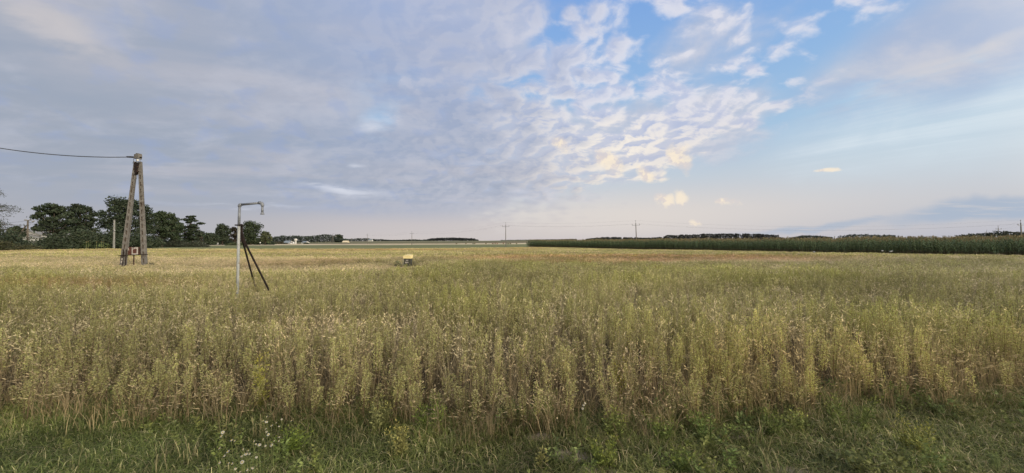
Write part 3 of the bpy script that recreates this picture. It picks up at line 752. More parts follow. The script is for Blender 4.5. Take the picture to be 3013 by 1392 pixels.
def village_house():
    Y0 = 125.0; c = at(90, 735, Y0); g = Vector((c.x, Y0, landz(c.x, Y0)))
    T = thing('white_house', 'white two-storey house with a low grey gable roof half hidden by bushes', 'house', g)
    X = lambda px: at(px, 700, Y0).x - g.x
    Z = lambda py: at(90, py, Y0).z - g.z
    x0, xr, x1 = X(52), X(88), X(127)
    ze, zr = Z(692), Z(679.5)
    b = MB(); gable_body(b, x0 + 0.4, x1 - 0.5, 0, 9, ze - 0.12, zr - 0.1, xr); b.build('wall', M['plaster_white'], T)
    b = MB(); slab(b, [(xr, -0.8, zr), (x1, -0.8, ze), (x1, 9.6, ze), (xr, 9.6, zr)], 0.22); slab(b, [(xr - 0.004, -0.8, zr), (x0, -0.8, ze), (x0, 9.6, ze), (xr - 0.004, 9.6, zr)], 0.22)
    rf = b.build('roof', M['roof_grey'], T)
    b = MB(); b.box(xr + 0.8, xr + 1.4, 4, 4.6, zr - 0.6, zr + 0.9); b.build('chimney', M['rust_red'], rf)
    # balcony / porch canopy with white fascia
    b = MB(); slab(b, [(X(88), -1.9, Z(691)), (X(131), -1.9, Z(701.5)), (X(131), 0.0, Z(700)), (X(88), 0.0, Z(689))], 0.2); b.build('porch_roof', M['roof_grey'], T)
    b = MB(); slab(b, [(X(88), -1.96, Z(692.4)), (X(131), -1.96, Z(703.0)), (X(131), -1.96, Z(701.8)), (X(88), -1.96, Z(691.2))], 0.05)
    b.build('fascia', M['plaster_white'], T)
    b = MB(); b.box(X(96), X(128), -1.8, -1.6, Z(708), Z(704.5)); b.build('balcony_rail', M['plaster_white'], T)
    for px in (98, 124, 129):
        b = MB(); b.box(X(px), X(px) + 0.28, -1.8, -1.55, 0, Z(701)); b.build('column', M['plaster_white'], T)
    for (a, d_, e, f) in ((94, 101, 698, 690.5), (107, 115, 701, 694.5), (104, 112, 717, 709), (117, 122, 720, 709)):
        b = MB(); b.box(X(a), X(d_), -0.05, 0.02, Z(e), Z(f)); w = b.build('window', M['window_dark'], T)
        b = MB(); m_ = (X(a) + X(d_)) / 2
        b.box(m_ - 0.04, m_ + 0.04, -0.09, -0.053, Z(e), Z(f)); b.box(X(a) - 0.1, X(d_) + 0.1, -0.12, -0.053, Z(e) - 0.1, Z(e)); b.build('frame', M['plaster_white'], w)
    b = MB(); gable_body(b, X(140), X(149), 1.0, 4, Z(709), Z(703.5)); ann = b.build('annex_wall', M['plaster_white'], T)
    b = MB(); slab(b, [(X(144.5), 0.8, Z(703)), (X(150.5), 0.8, Z(708.5)), (X(150.5), 4.2, Z(708.5)), (X(144.5), 4.2, Z(703))], 0.12); slab(b, [(X(144.4), 0.8, Z(703)), (X(138.5), 0.8, Z(708.5)), (X(138.5), 4.2, Z(708.5)), (X(144.4), 4.2, Z(703))], 0.12)
    b.build('annex_roof', M['roof_grey'], T)
village_house()
def far_house(px0, px1, peave, ptop, pbase, Y, label, roofm='roof_metal', wallm='plaster_white', name='far_house', cat='house', nwin=4, lean=0.25):
    x0 = at(px0, 715, Y).x; x1 = at(px1, 715, Y).x; g = Vector(((x0 + x1) / 2, Y, landz((x0 + x1) / 2, Y)))
    T = thing(name, label, cat, g); w = (x1 - x0) / 2
    ze = at(px0, peave, Y).z - g.z; zr = at(px0, ptop, Y).z - g.z
    b = MB(); d = 7.0
    b.add([(-w, 0, -0.5), (w, 0, -0.5), (w, 0, ze), (-w, 0, ze), (-w, d, -0.5), (w, d, -0.5), (w, d, ze), (-w, d, ze), (-w, d / 2, zr - 0.1), (w, d / 2, zr - 0.1)],
          [(0, 1, 2, 3), (5, 4, 7, 6), (1, 5, 6, 9, 2), (4, 0, 3, 8, 7)]); b.build('wall', M[wallm], T)
    b = MB(); i_ = w * lean
    slab(b, [(-w - 0.3, -0.5, ze - 0.15), (w + 0.3, -0.5, ze - 0.15), (w + 0.3 - i_, d / 2, zr), (-w - 0.3 + i_, d / 2, zr)], 0.15)
    slab(b, [(-w - 0.3, d + 0.5, ze - 0.15), (w + 0.3, d + 0.5, ze - 0.15), (w + 0.3 - i_, d / 2 + 0.004, zr), (-w - 0.3 + i_, d / 2 + 0.004, zr)], 0.15)
    b.build('roof', M[roofm], T)
    for k in range(nwin):
        xx = -w + (k + 0.6) * 2 * w / nwin
        b = MB(); b.box(xx - 0.45, xx + 0.45, -0.05, 0.02, max(ze - 1.6, 0.6), ze - 0.5); wn = b.build('window', M['window_dark'], T)
        b = MB(); b.box(xx - 0.55, xx + 0.55, -0.14, -0.053, max(ze - 1.75, 0.45), max(ze - 1.6, 0.6) - 0.003); b.build('sill', M[wallm], wn)
    return T
far_house(832, 852, 714.2, 708.3, 718, 360, 'far farmhouse with a large grey roof and pale walls before the distant wood')
far_house(845, 854, 715.0, 712.0, 718, 352, 'low pale annexe at the right end of the grey-roofed farmhouse', nwin=3)
far_house(887, 899, 713.2, 709.8, 718, 372, 'far small house with pale walls, right of the white tank', nwin=2)
far_house(1007, 1022, 712.6, 708.4, 714, 560, 'cream shed standing in the open beside the distant trees', 'cream_sheet', 'cream_sheet', 'field_shed', 'shed', 0, 0.05)
far_house(478, 492, 717.5, 712.5, 722, 175, 'small pale shed showing below the trees right of the A-shaped pole', 'roof_grey', 'plaster_white', 'garden_shed', 'shed', 1)
far_house(1083, 1094, 706.3, 704.0, 711, 800, 'distant pale green-roofed building among the trees right of the cream shed', 'roof_metal', 'plaster_white', nwin=3)
# white tank on a stand
q = at(870, 718, 365); T = thing('water_tank', 'white raised tank with a wider top beside the far houses', 'tank', (q.x, 365, landz(q.x, 365)))
b = MB(); b.tube([(0, 0, 3.3), (0, 0, 3.5), (0, 0, 4.9), (0, 0, 5.3)], [1.0, 1.45, 1.45, 0.7], 14); b.build('tank', M['plaster_white'], T, smooth=False)
b = MB(); b.tube([(0, 0, -0.2), (0, 0, 3.35)], [0.75, 0.75], 12); b.build('stand', M['plaster_white'], T)

# vehicles on the far road
def far_car(px, Y, label, L=4.3, H=1.5, van=False, yaw=0.0):
    x = at(px, 718, Y).x; g = Vector((x, Y, landz(x, Y) + 0.1))
    T = thing('parked_car', label, 'car', g, yaw)
    h = L / 2
    prof = [(-h, 0.35), (-h + 0.05, 0.85), (-h + 0.9, 0.95), (h - 0.35, 0.98), (h, 0.85), (h + 0.02, 0.35)] if not van else \
           [(-h, 0.35), (-h + 0.05, 1.0), (-h + 0.5, 1.12), (h - 0.1, 1.15), (h, 1.0), (h, 0.35)]
    cab = [(-h + 1.1, 0.96), (-h + 1.75, H), (h - 0.9, H), (h - 0.3, 0.98)] if not van else [(-h + 0.5, 1.12), (-h + 1.1, H), (h - 0.15, H), (h - 0.05, 1.14)]
    def ex(pf, w):
        b = MB(); n = len(pf); V = [(a, -w, z_) for a, z_ in pf] + [(a, w, z_) for a, z_ in pf]
        b.add(V, [tuple(range(n)), tuple(range(2 * n - 1, n - 1, -1))] + [(i, i + n, (i + 1) % n + n, (i + 1) % n) for i in range(n)]); return b
    body = bevel(ex(prof, 0.85).build('body', M['car_paint'], T), 0.06, 2)
    bevel(ex(cab, 0.74).build('cabin', M['car_paint'], T), 0.05, 2)
    wz0, wz1 = cab[0][1] + 0.06, H - 0.10
    b = MB(); b.add([(cab[0][0] + 0.25, -0.75, wz0), (cab[3][0] - 0.2, -0.75, wz0), (cab[2][0] - 0.05, -0.75, wz1), (cab[1][0] + 0.1, -0.75, wz1)], [(0, 1, 2, 3)]); b.build('side_window', M['window_dark'], T)
    for sx in (-h + 0.8, h - 0.8):
        for sy in (-0.86, 0.70):
            b = MB(); b.tube([(sx, sy, 0.3), (sx, sy + 0.16, 0.3)], 0.32, 14); w = b.build('wheel', M['rubber'], T)
            b = MB(); b.tube([(sx, sy - 0.01, 0.3), (sx, sy + 0.0, 0.3)], 0.18, 10); b.build('rim', M['galvanised'], w)
    for sy in (-0.6, 0.6):
        b = MB(); b.box(-h - 0.03, -h + 0.03, sy - 0.14, sy + 0.14, 0.62, 0.78); b.build('headlight', M['porcelain'], T)
far_car(631.5, 262, 'white car on the far road below the round tree')
far_car(857.5, 350, 'white van parked between the farmhouse and the white tank', 4.6, 2.0, True)

# small white signs by the road
def sign(px, py, Y, r, label):
    q = at(px, py, Y); g = Vector((q.x, Y, landz(q.x, Y)))
    T = thing('road_sign', label, 'sign', g)
    b = MB(); b.tube([(0, 0, -0.2), (0, 0, q.z - g.z + r)], 0.05, 6); b.build('post', M['galvanised'], T)
    b = MB(); b.tube([(0, -0.09, q.z - g.z), (0, -0.055, q.z - g.z)], r, 16); b.build('sign_plate', M['porcelain'], T)
sign(558.5, 708.5, 150, 0.30, 'round white sign before the dark trees left of the white car')
sign(605, 717, 240, 0.28, 'small white sign at the roadside left of the white car')
sign(641.5, 715.5, 250, 0.30, 'small white sign just right of the white car')
sign(766, 714, 262, 0.45, 'white sign at the right foot of the big round tree')
# the road with verges
b = MB(); pts = [(-330, 215), (-230, 245), (-180, 262), (-120, 290), (-60, 345), (0, 420)]
V = []; 
for i, (x_, y_) in enumerate(pts):
    for s_ in (-2.6, 2.6): V.append((x_, y_ + s_, landz(x_, y_ + s_) + 0.12))
b.add(V, [(2 * i, 2 * i + 2, 2 * i + 3, 2 * i + 1) for i in range(len(pts) - 1)]); tag(b.build('road', M['asphalt']), kind='structure')

# crumpled white plastic lying before the maize
def crumple(px, py, Y, w, h, label, sd_):
    q = at(px, py, Y); rs = random.Random(sd_); bm = bmesh.new(); bmesh.ops.create_icosphere(bm, subdivisions=3, radius=1.0)
    for v in bm.verts:
        nn = mnoise.noise(v.co * 1.7 + Vector((sd_, 0, 0))) * 0.5 + mnoise.noise(v.co * 4 + Vector((0, sd_, 0))) * 0.25
        v.co *= 1 + nn; v.co.x *= w / 2; v.co.y *= w / 3; v.co.z *= h / 2
    me = bpy.data.meshes.new('plastic_bag'); bm.to_mesh(me); bm.free(); me.materials.append(M['plastic_bag'])
    o = bpy.data.objects.new('plastic_bag', me); COL.objects.link(o); o.location = q; o.rotation_euler = (0, 0.3, rs.random() * 3)
    tag(o, label, 'plastic bag')
crumple(2596, 738, 45.5, 0.24, 0.13, 'white plastic bag at the foot of the maize, left one of the pair', 1)
crumple(2622, 739.5, 45.0, 0.30, 0.12, 'white torn plastic at the foot of the maize, right one of the pair', 2)
crumple(2395, 741.5, 42.0, 0.30, 0.12, 'small white plastic scrap lying in the weeds before the maize', 3)

# ------------------------------------------------------------ trees
R_ = np.random.RandomState(11)
def leaf_quads(P, size, out=None, flat=0.0, rs=R_):
    """one irregular leaf-cluster face per point"""
    n = len(P); N = rs.normal(size=(n, 3))
    if out is not None: N = N * 0.8 + out * 0.9
    N[:, 2] += flat
    N /= np.linalg.norm(N, axis=1, keepdims=True) + 1e-9
    a = rs.normal(size=(n, 3)); A = np.cross(N, a); A /= np.linalg.norm(A, axis=1, keepdims=True) + 1e-9
    B = np.cross(N, A)
    s = (size * rs.uniform(0.55, 1.35, size=(n, 1)))
    k = rs.uniform(0.5, 1.1, size=(n, 4, 1)); asp = rs.uniform(0.45, 0.95, size=(n, 1))
    V = np.stack([P + A * s * k[:, 0], P + B * s * asp * k[:, 1], P - A * s * k[:, 2], P - B * s * asp * k[:, 3]], 1)
    return V
def crown_cloud(lobes, nper, size, col, rs=R_, flat=0.3, var=0.28, inner=0.35):
    """lobes: (centre, radii) ; leaves crowd towards the surface of each lobe"""
    mb = MB()
    for c, r, w in lobes:
        c = np.array(c); r = np.array(r); n = max(8, int(nper * w))
        d = rs.normal(size=(n, 3)); d /= np.linalg.norm(d, axis=1, keepdims=True)
        rad = 1.0 - rs.power(2.2, size=(n, 1)) * 0 - (rs.uniform(size=(n, 1)) ** 1.8) * (1 - inner)
        bump = 1 + 0.22 * np.sin(d[:, :1] * 7 + c[0]) * np.cos(d[:, 1:2] * 6 + c[2]) + rs.normal(size=(n, 1)) * 0.07
        P = c + d * r * rad * bump
        V = leaf_quads(P, size, d, flat, rs)
        cc = np.array(col) * (1 + rs.uniform(-var, var, size=(n, 1))) * (1 + rs.uniform(-0.12, 0.12, size=(n, 3)) * np.array([1, .6, 1]))
        tone = 1 + rs.uniform(-0.15, 0.15)
        mb.quads(V, np.clip(cc * tone, 0.002, 1))
    return mb
def tree(pxc, ptop, pw, Y, label, col, style='round', leaf=0.34, n=5200, name='broadleaf_tree', group=None, seed=0, low=0.22, base=None, lean=0.0, trunk_w=None):
    rs = np.random.RandomState(100 + seed)
    top = at(pxc, ptop, Y); gz_ = landz(top.x, Y) if base is None else base
    g = Vector((top.x, Y, gz_)); H = top.z - gz_; Wd = pw / FPX * Y / 2
    T = thing(name, label, 'tree', g, 0, group)
    lobes = []
    if style == 'round':
        nl = 16
        for k in range(nl):
            t = (k + 0.5) / nl; zf = low + 0.10 + (0.80 - low) * t
            e = math.sqrt(max(0.05, 1 - ((zf - 0.5) / 0.52) ** 2))
            a = k * 2.4 + rs.uniform(-0.5, 0.5); rr = Wd * e * rs.uniform(0.35, 0.72)
            q = Wd * rs.uniform(0.26, 0.44)
            lobes.append(((math.cos(a) * rr + lean * t, math.sin(a) * rr, H * zf), (q, q, q * rs.uniform(0.6, 0.85)), q * q / (Wd * Wd) * 5.2 / nl * 1.4))
        lobes.append(((lean, 0, H * 0.86), (Wd * 0.45, Wd * 0.4, H * 0.14), 0.10)); lobes.append(((0, 0, H * 0.55), (Wd * 0.7, Wd * 0.6, H * 0.30), 0.16))
        lobes.append(((0, 0, H * (low + 0.08)), (Wd * 0.8, Wd * 0.6, H * 0.14), 0.12))
    elif style == 'layers':        # flat pads of foliage with sky between them
        nl = 30
        for k in range(nl):
            t = (k + 0.5) / nl; zf = low + (0.96 - low) * t
            e = (math.sin(PI * min(1, (0.16 + 0.80 * t))) ** 0.7)
            a = k * 2.4 + rs.uniform(-0.6, 0.6); rr = Wd * e * rs.uniform(0.25, 0.86)
            q = Wd * rs.uniform(0.20, 0.36) * (1 - 0.35 * t)
            lobes.append(((math.cos(a) * rr + lean * t, math.sin(a) * rr, H * zf), (q * 1.25, q * 1.15, q * 0.42), 0.033))
        lobes.append(((0, 0, H * 0.42), (Wd * 0.6, Wd * 0.5, H * 0.24), 0.12))
    elif style == 'oak':        # broad crown of heavy lumps on spreading limbs
        nl = 24
        for k in range(nl):
            t = (k + 0.5) / nl; a = k * 2.4 + rs.uniform(-0.4, 0.4)
            zf = low + 0.08 + (0.86 - low) * t ** 0.85
            e = math.sqrt(max(0.06, 1 - (max(0, zf - 0.45) / 0.53) ** 2.2)); rr = Wd * e * rs.uniform(0.45, 0.86)
            q = Wd * rs.uniform(0.17, 0.29)
            lobes.append(((math.cos(a) * rr + lean * t, math.sin(a) * rr * 0.9, H * zf), (q * 1.15, q * 1.1, q * 0.66), 0.036))
        lobes.append(((0, 0, H * 0.5), (Wd * 0.62, Wd * 0.55, H * 0.26), 0.13)); lobes.append(((0, 0, H * 0.84), (Wd * 0.36, Wd * 0.36, H * 0.11), 0.05))
    tw = trunk_w or H * 0.028
    b = MB(); b.tube([(0, 0, -0.3), (lean * 0.1, 0, H * 0.2), (lean * 0.4, 0.1, H * 0.45), (lean * 0.8, 0, H * 0.8)], [tw * 1.25, tw, tw * 0.75, tw * 0.22], 8)
    for c, r, w in lobes[:max(8, len(lobes) - 3)]:
        z0 = max(0.14 * H, c[2] * 0.55); st = Vector((lean * z0 / H, 0, z0)); en = Vector(c); md = st.lerp(en, 0.55) + Vector((0, 0, -0.04 * H))
        b.tube([st, md, en], [tw * 0.42, tw * 0.28, tw * 0.08], 5)
    b.build('trunk', M['bark'], T, smooth=True)
    crown_cloud(lobes, n, leaf, col, rs).build('crown', M['leaf'], T)
    return T
DK = (0.042, 0.058, 0.034); DK2 = (0.052, 0.073, 0.038); OL = (0.070, 0.085, 0.042); BR = (0.060, 0.055, 0.038)
tree(160, 597, 96, 100, 'large dark tree right of the white house, broad lumpy crown', DK, 'oak', 0.30, 7600, seed=1, low=0.26)
tree(238, 597, 84, 106, 'dark tree left of the A-shaped pole, merging with its larger neighbour', DK, 'oak', 0.30, 6600, seed=2, low=0.2)
tree(374, 583, 150, 118, 'tallest spreading tree standing behind the A-shaped pole', DK, 'oak', 0.34, 9800, seed=3, low=0.22)
tree(478, 620, 92, 136, 'green tree right behind the right pole leg, with a forked pale trunk', DK2, 'oak', 0.36, 6600, seed=4, low=0.24)
tree(515, 645, 50, 142, 'lower dark tree between the forked tree and the tiered pine', DK2, 'round', 0.36, 3400, seed=14, low=0.15)
tree(560, 631, 72, 148, 'dark pine with tiered branches and sky gaps, at the end of the left tree row', DK, 'layers', 0.34, 6400, 'pine_tree', seed=5, low=0.14)
tree(586, 676, 26, 160, 'thin brownish bushy tree at the right foot of the tiered pine', BR, 'round', 0.34, 1500, 'small_tree', seed=6, low=0.05)
tree(619, 685, 52, 252, 'small round dark tree just left of the white car', DK, 'round', 0.5, 2600, 'round_tree', seed=7, low=0.06)
tree(655, 658, 50, 262, 'round-headed dark tree standing just behind the white car', DK, 'round', 0.5, 3400, 'round_tree', seed=8, low=0.18)
tree(692, 667, 40, 272, 'dark tree half hidden behind the standpipe and its braces', BR, 'oak', 0.5, 2600, 'round_tree', seed=9, low=0.12)
tree(738, 650, 66, 270, 'biggest round green tree right of the standpipe braces', DK2, 'round', 0.52, 4600, 'round_tree', seed=10, low=0.08)
tree(781, 680, 36, 275, 'pale green loose tree right of the biggest round tree', (0.085, 0.10, 0.052), 'oak', 0.5, 2200, 'small_tree', seed=11, low=0.1)
tree(996, 690, 32, 600, 'domed dark tree at the right end of the distant wood, beside the cream shed', DK, 'round', 1.0, 1800, 'round_tree', seed=12, low=0.02)

# the airy tree whose branches reach in at the left edge
def airy_tree():
    Y0 = 58.0; rs = np.random.RandomState(5)
    g = at(-98, 735, Y0); g.z = landz(g.x, Y0); H = 13.5
    T = thing('birch_tree', 'thin-leaved tree whose sparse drooping twigs reach in at the left edge', 'tree', g)
    b = MB(); b.tube([(0, 0, -0.3), (0.2, 0, 4), (0.1, 0, 8), (0.3, 0, H - 1)], [0.26, 0.2, 0.13, 0.04], 8); mb = MB()
    for k in range(60):
        a = rs.uniform(-1.0, 1.0) if k % 3 else rs.uniform(0, 2 * PI); z0 = rs.uniform(2.6, 10.5); L = rs.uniform(2.5, 6.0) * (1 - 0.35 * z0 / H)
        p = [Vector((0.15, 0, z0))]; d = Vector((math.cos(a), math.sin(a), 0.42))
        for s_ in range(7): p.append(p[-1] + d * (L / 7)); d.z -= 0.09; d.x += rs.uniform(-0.1, 0.1); d.y += rs.uniform(-0.12, 0.12)
        b.tube(p, list(np.linspace(0.05, 0.012, 8)), 4, cap=False)
        for s_ in range(3, 8):
            for _ in range(4):
                tw = p[s_] + Vector(rs.normal(size=3) * 0.28); b.tube([p[s_], tw, tw + Vector((rs.uniform(-.1, .3), 0, -0.15))], [0.014, 0.010, 0.006], 3, cap=False)
                n = 7; P = np.array(tw) + rs.normal(size=(n, 3)) * np.array([0.22, 0.22, 0.10])
                V = leaf_quads(P, 0.085, None, 0.4, rs); mb.quads(V, np.array(DK) * 0.9 * (1 + rs.uniform(-.3, .3, size=(n, 1))))
    b.build('trunk', M['bark'], T); mb.build('crown', M['leaf'], T)
airy_tree()

def bush(pxc, ptop, pw, Y, label, col, pbase=None, leaf=0.2, n=2200, seed=0, name='bush', group=None, cat='bush'):
    rs = np.random.RandomState(300 + seed)
    top = at(pxc, ptop, Y); gz_ = landz(top.x, Y); g = Vector((top.x, Y, gz_)); H = top.z - gz_; Wd = pw / FPX * Y / 2
    T = thing(name, label, cat, g, 0, group)
    lobes = []; nl = max(6, int(Wd / H * 9))
    for k in range(nl):
        x = (-0.88 + 1.76 * (k + 0.5) / nl) * Wd; e = math.sqrt(max(0.1, 1 - (x / Wd) ** 2))
        hh = H * e * rs.uniform(0.65, 0.98)
        q = min(Wd * 0.35, H * 0.42) * rs.uniform(0.8, 1.15)
        lobes.append(((x, rs.uniform(-0.5, 0.5) * q, hh - q * 0.8), (q, q, q * 0.8), 1.0 / nl))
        lobes.append(((x + rs.uniform(-.4, .4) * q, rs.uniform(-1.2, 0.2) * q, hh * 0.36), (q * 1.2, q, hh * 0.42), 1.2 / nl))
    b = MB(); rr = 0.05 * H
    for k in range(5):
        a = rs.uniform(0, 2 * PI); b.tube([(0, 0, -0.2), (math.cos(a) * 0.3, math.sin(a) * 0.3, H * 0.3), (math.cos(a) * Wd * 0.45, math.sin(a) * 0.5, H * 0.65)], [rr * 0.5, rr * 0.35, rr * 0.1], 5)
    b.build('stem', M['bark'], T)
    crown_cloud(lobes, n, leaf, col, rs, 0.3, 0.32, 0.3).build('foliage', M['leaf'], T)
BG = (0.046, 0.062, 0.035); BO = (0.080, 0.085, 0.042)
for a in [
    (-20, 658, 190, 78, 'tall dark bushes filling the left edge under the thin-leaved tree', BG, None, 0.24, 5600, 1),
    (50, 646, 46, 96, 'pointed dark bush just left of the street lamp pole', BG, None, 0.22, 2600, 2),
    (85, 664, 80, 142, 'dark tree mass behind the roof of the white house', DK, None, 0.3, 2600, 3),
    (10, 702, 110, 70, 'low olive bush in front at far left', BO, None, 0.16, 3400, 4),
    (84, 718, 84, 76, 'low olive bush below the white house', BO, None, 0.16, 3000, 5),
    (58, 702, 44, 80, 'dark bush at the foot of the leaning strut', BG, None, 0.2, 2200, 15),
    (170, 682, 110, 92, 'dark hedge at the foot of the large dark tree', BG, None, 0.22, 3600, 6),
    (250, 668, 120, 96, 'high dark hedge left of the plain concrete pole', BG, None, 0.24, 5200, 7),
    (330, 668, 120, 100, 'dark hedge behind the plain concrete pole', BG, None, 0.24, 4600, 8),
    (405, 674, 120, 110, 'dark hedge behind the rusty metal box', BG, None, 0.26, 3800, 9),
    (468, 684, 84, 150, 'dark bush under the forked tree', DK, None, 0.3, 1800, 16),
    (522, 703, 62, 140, 'grey-green hedge below the round white sign', (0.055, 0.065, 0.045), None, 0.26, 2800, 10),
    (575, 706, 66, 138, 'grey-green rounded hedge at the foot of the tiered pine', (0.055, 0.065, 0.045), None, 0.26, 2600, 11),
    (692, 712, 56, 235, 'low green hedge beside the white car', (0.07, 0.09, 0.045), None, 0.32, 1500, 12),
    (650, 694, 110, 290, 'dark thicket joining the round trees behind the white car', DK, None, 0.45, 2600, 20),
    (762, 700, 100, 292, 'dark thicket tapering right from the biggest round tree', DK, None, 0.45, 2200, 21),
    (822, 711, 50, 345, 'low brown hedge left of the farmhouse', (0.075, 0.07, 0.045), None, 0.4, 1200, 13),
    (902, 712.5, 16, 368, 'dark bush beside the far small house', DK, None, 0.4, 700, 14),
    (1171, 761, 18, 23.6, 'dark bush in the weeds left of the yellow-lidded cabinet', (0.19, 0.195, 0.11), None, 0.05, 420, 17),
    (1217, 765, 16, 24.4, 'olive bush in the weeds right of the yellow-lidded cabinet', (0.26, 0.25, 0.14), None, 0.05, 300, 18),
    (446, 770, 34, 25.0, 'dark bush in the grass at the right leg of the A-shaped pole', (0.13, 0.12, 0.07), None, 0.05, 1100, 19),
]: bush(*a)
for k, (px, py, w, c) in enumerate([(1343, 714, 5, 0), (1371, 713.6, 5, 0), (1392, 714, 3, 1), (1397, 713, 4, 0), (1430, 713.3, 4, 0), (1450, 713.9, 5, 2), (1457, 713.1, 4, 2), (1463, 713, 4, 2),
                                    (1481, 712.4, 5, 2), (1492, 713.6, 4, 1), (1497, 713.4, 4, 1), (1502, 713.6, 4, 0), (1520, 713.2, 4, 0), (1551, 713.0, 6, 1), (1557, 712.2, 5, 1)]):
    bush(px, py, w, 395, ['small olive shrub dotted on the pale distant field', 'small grey-green shrub dotted on the pale distant field', 'small reddish shrub dotted on the pale distant field'][c],
         [(0.24, 0.22, 0.13), (0.20, 0.21, 0.13), (0.34, 0.21, 0.15)][c], None, 0.26, 60, 40 + k, 'shrub', ['olive shrubs on the pale field', 'grey-green shrubs on the pale field', 'reddish shrubs on the pale field'][c], 'shrub')

# distant woods, each one mass
def wood(name, label, prof, Y, leaf, step, col, rows=3, seed=0, per=120, conifer=False, kind='stuff'):
    """prof: (px, top py) outline; trees of that height side by side in rows"""
    rs = np.random.RandomState(500 + seed); mb = MB(); px0, px1 = prof[0][0], prof[-1][0]
    dpx = step / Y * FPX; px = px0
    while px < px1:
        tp = np.interp(px, [p[0] for p in prof], [p[1] for p in prof])
        for r in range(rows):
            Yr = Y + r * step * 1.3; q = at(px + rs.uniform(-.5, .5) * dpx, tp, Yr); gz_ = landz(q.x, Yr)
            H = max(1.5, (q.z - gz_) * rs.uniform(0.92, 1.03)); w = step * rs.uniform(0.75, 1.0)
            n = per; t = rs.uniform(0, 1, size=n) ** 0.8; a = rs.uniform(0, 2 * PI, size=n)
            if conifer: rad = w * 0.9 * (1.05 - t) ** 0.35
            else: rad = w * np.sqrt(np.clip(1 - ((t - 0.55) / 0.62) ** 2, 0.05, 1))
            rad = rad * rs.uniform(0.6, 1.05, size=n)
            P = np.stack([q.x + np.cos(a) * rad, Yr + np.sin(a) * rad, gz_ + H * (0.02 + 0.96 * t)], 1)
            out = np.stack([np.cos(a), np.sin(a), np.full(n, 0.4)], 1)
            tone = rs.uniform(0.8, 1.2)
            mb.quads(leaf_quads(P, leaf, out, 0.2, rs), np.array(col) * tone * (1 + rs.uniform(-.25, .25, size=(n, 1))))
        px += dpx
    o = mb.build(name, M['wood_leaf']); tag(o, label, 'wood', kind=kind); return o
FC = (0.042, 0.055, 0.045)
wood('distant_wood', 'distant dark wood behind the far farmhouses', [(758, 702), (790, 700), (815, 697), (828, 691), (835, 695), (848, 696), (860, 692), (880, 694), (905, 695), (930, 693), (945, 690), (952, 688), (972, 690), (982, 697), (990, 697), (1008, 703), (1022, 702)], 585, 1.1, 6.5, FC, 3, 1)
wood('distant_wood', 'low distant trees from the cream shed to the round wood', [(1008, 706), (1016, 702), (1022, 706), (1030, 702.5), (1045, 701.5), (1062, 700.5), (1078, 700.5), (1092, 703), (1110, 704), (1122, 703.5), (1140, 706), (1160, 706.5), (1180, 706), (1200, 705), (1225, 704.5), (1232, 706), (1250, 706.5)], 830, 1.2, 7, FC, 2, 2, 70)
wood('round_wood', 'low dome of dark wood on the horizon in the middle', [(1247, 707), (1262, 703.5), (1280, 701), (1300, 700), (1330, 699), (1352, 700), (1375, 701), (1390, 702), (1398, 704.5), (1405, 708)], 1040, 1.6, 8.5, (0.030, 0.036, 0.036), 3, 3, 100)
wood('horizon_wood', 'thin line of woods on the horizon left of the maize', [(1478, 708.5), (1500, 708.5), (1508, 706.5), (1560, 705.8), (1640, 704.5), (1700, 703)], 1150, 1.6, 9, (0.038, 0.042, 0.042), 2, 4, 60)
wood('horizon_wood', 'long dark wood rising behind the maize in the middle', [(1725, 703), (1760, 699.5), (1795, 697.5), (1850, 698.5), (1900, 700), (1935, 699), (1955, 696), (1965, 692), (1985, 692.5), (2000, 690.5), (2050, 689), (2075, 687.5), (2120, 687), (2200, 687.5), (2240, 688), (2265, 690), (2278, 690.5), (2288, 694), (2296, 700)], 700, 1.3, 7, (0.034, 0.040, 0.038), 3, 5, 110, True)
wood('horizon_wood', 'low hump of wood behind the maize right of the long wood', [(2338, 697), (2360, 693.5), (2375, 692.5), (2400, 693), (2420, 695.5), (2440, 697)], 700, 1.2, 7, FC, 2, 6)
wood('horizon_wood', 'dark trees just showing over the maize towards the right', [(2486, 694), (2505, 689.5), (2530, 689), (2560, 689.5), (2600, 690.5), (2638, 692)], 420, 0.8, 5, FC, 2, 7)
wood('horizon_wood', 'tree tops rising behind the maize at the right edge', [(2835, 692), (2870, 688), (2885, 685), (2905, 683.5), (2925, 683), (2945, 677.5), (2955, 682), (2968, 680.5), (2985, 682.5), (3013, 683), (3060, 682), (3130, 686)], 170, 0.45, 3.2, (0.05, 0.06, 0.04), 2, 8, 160)

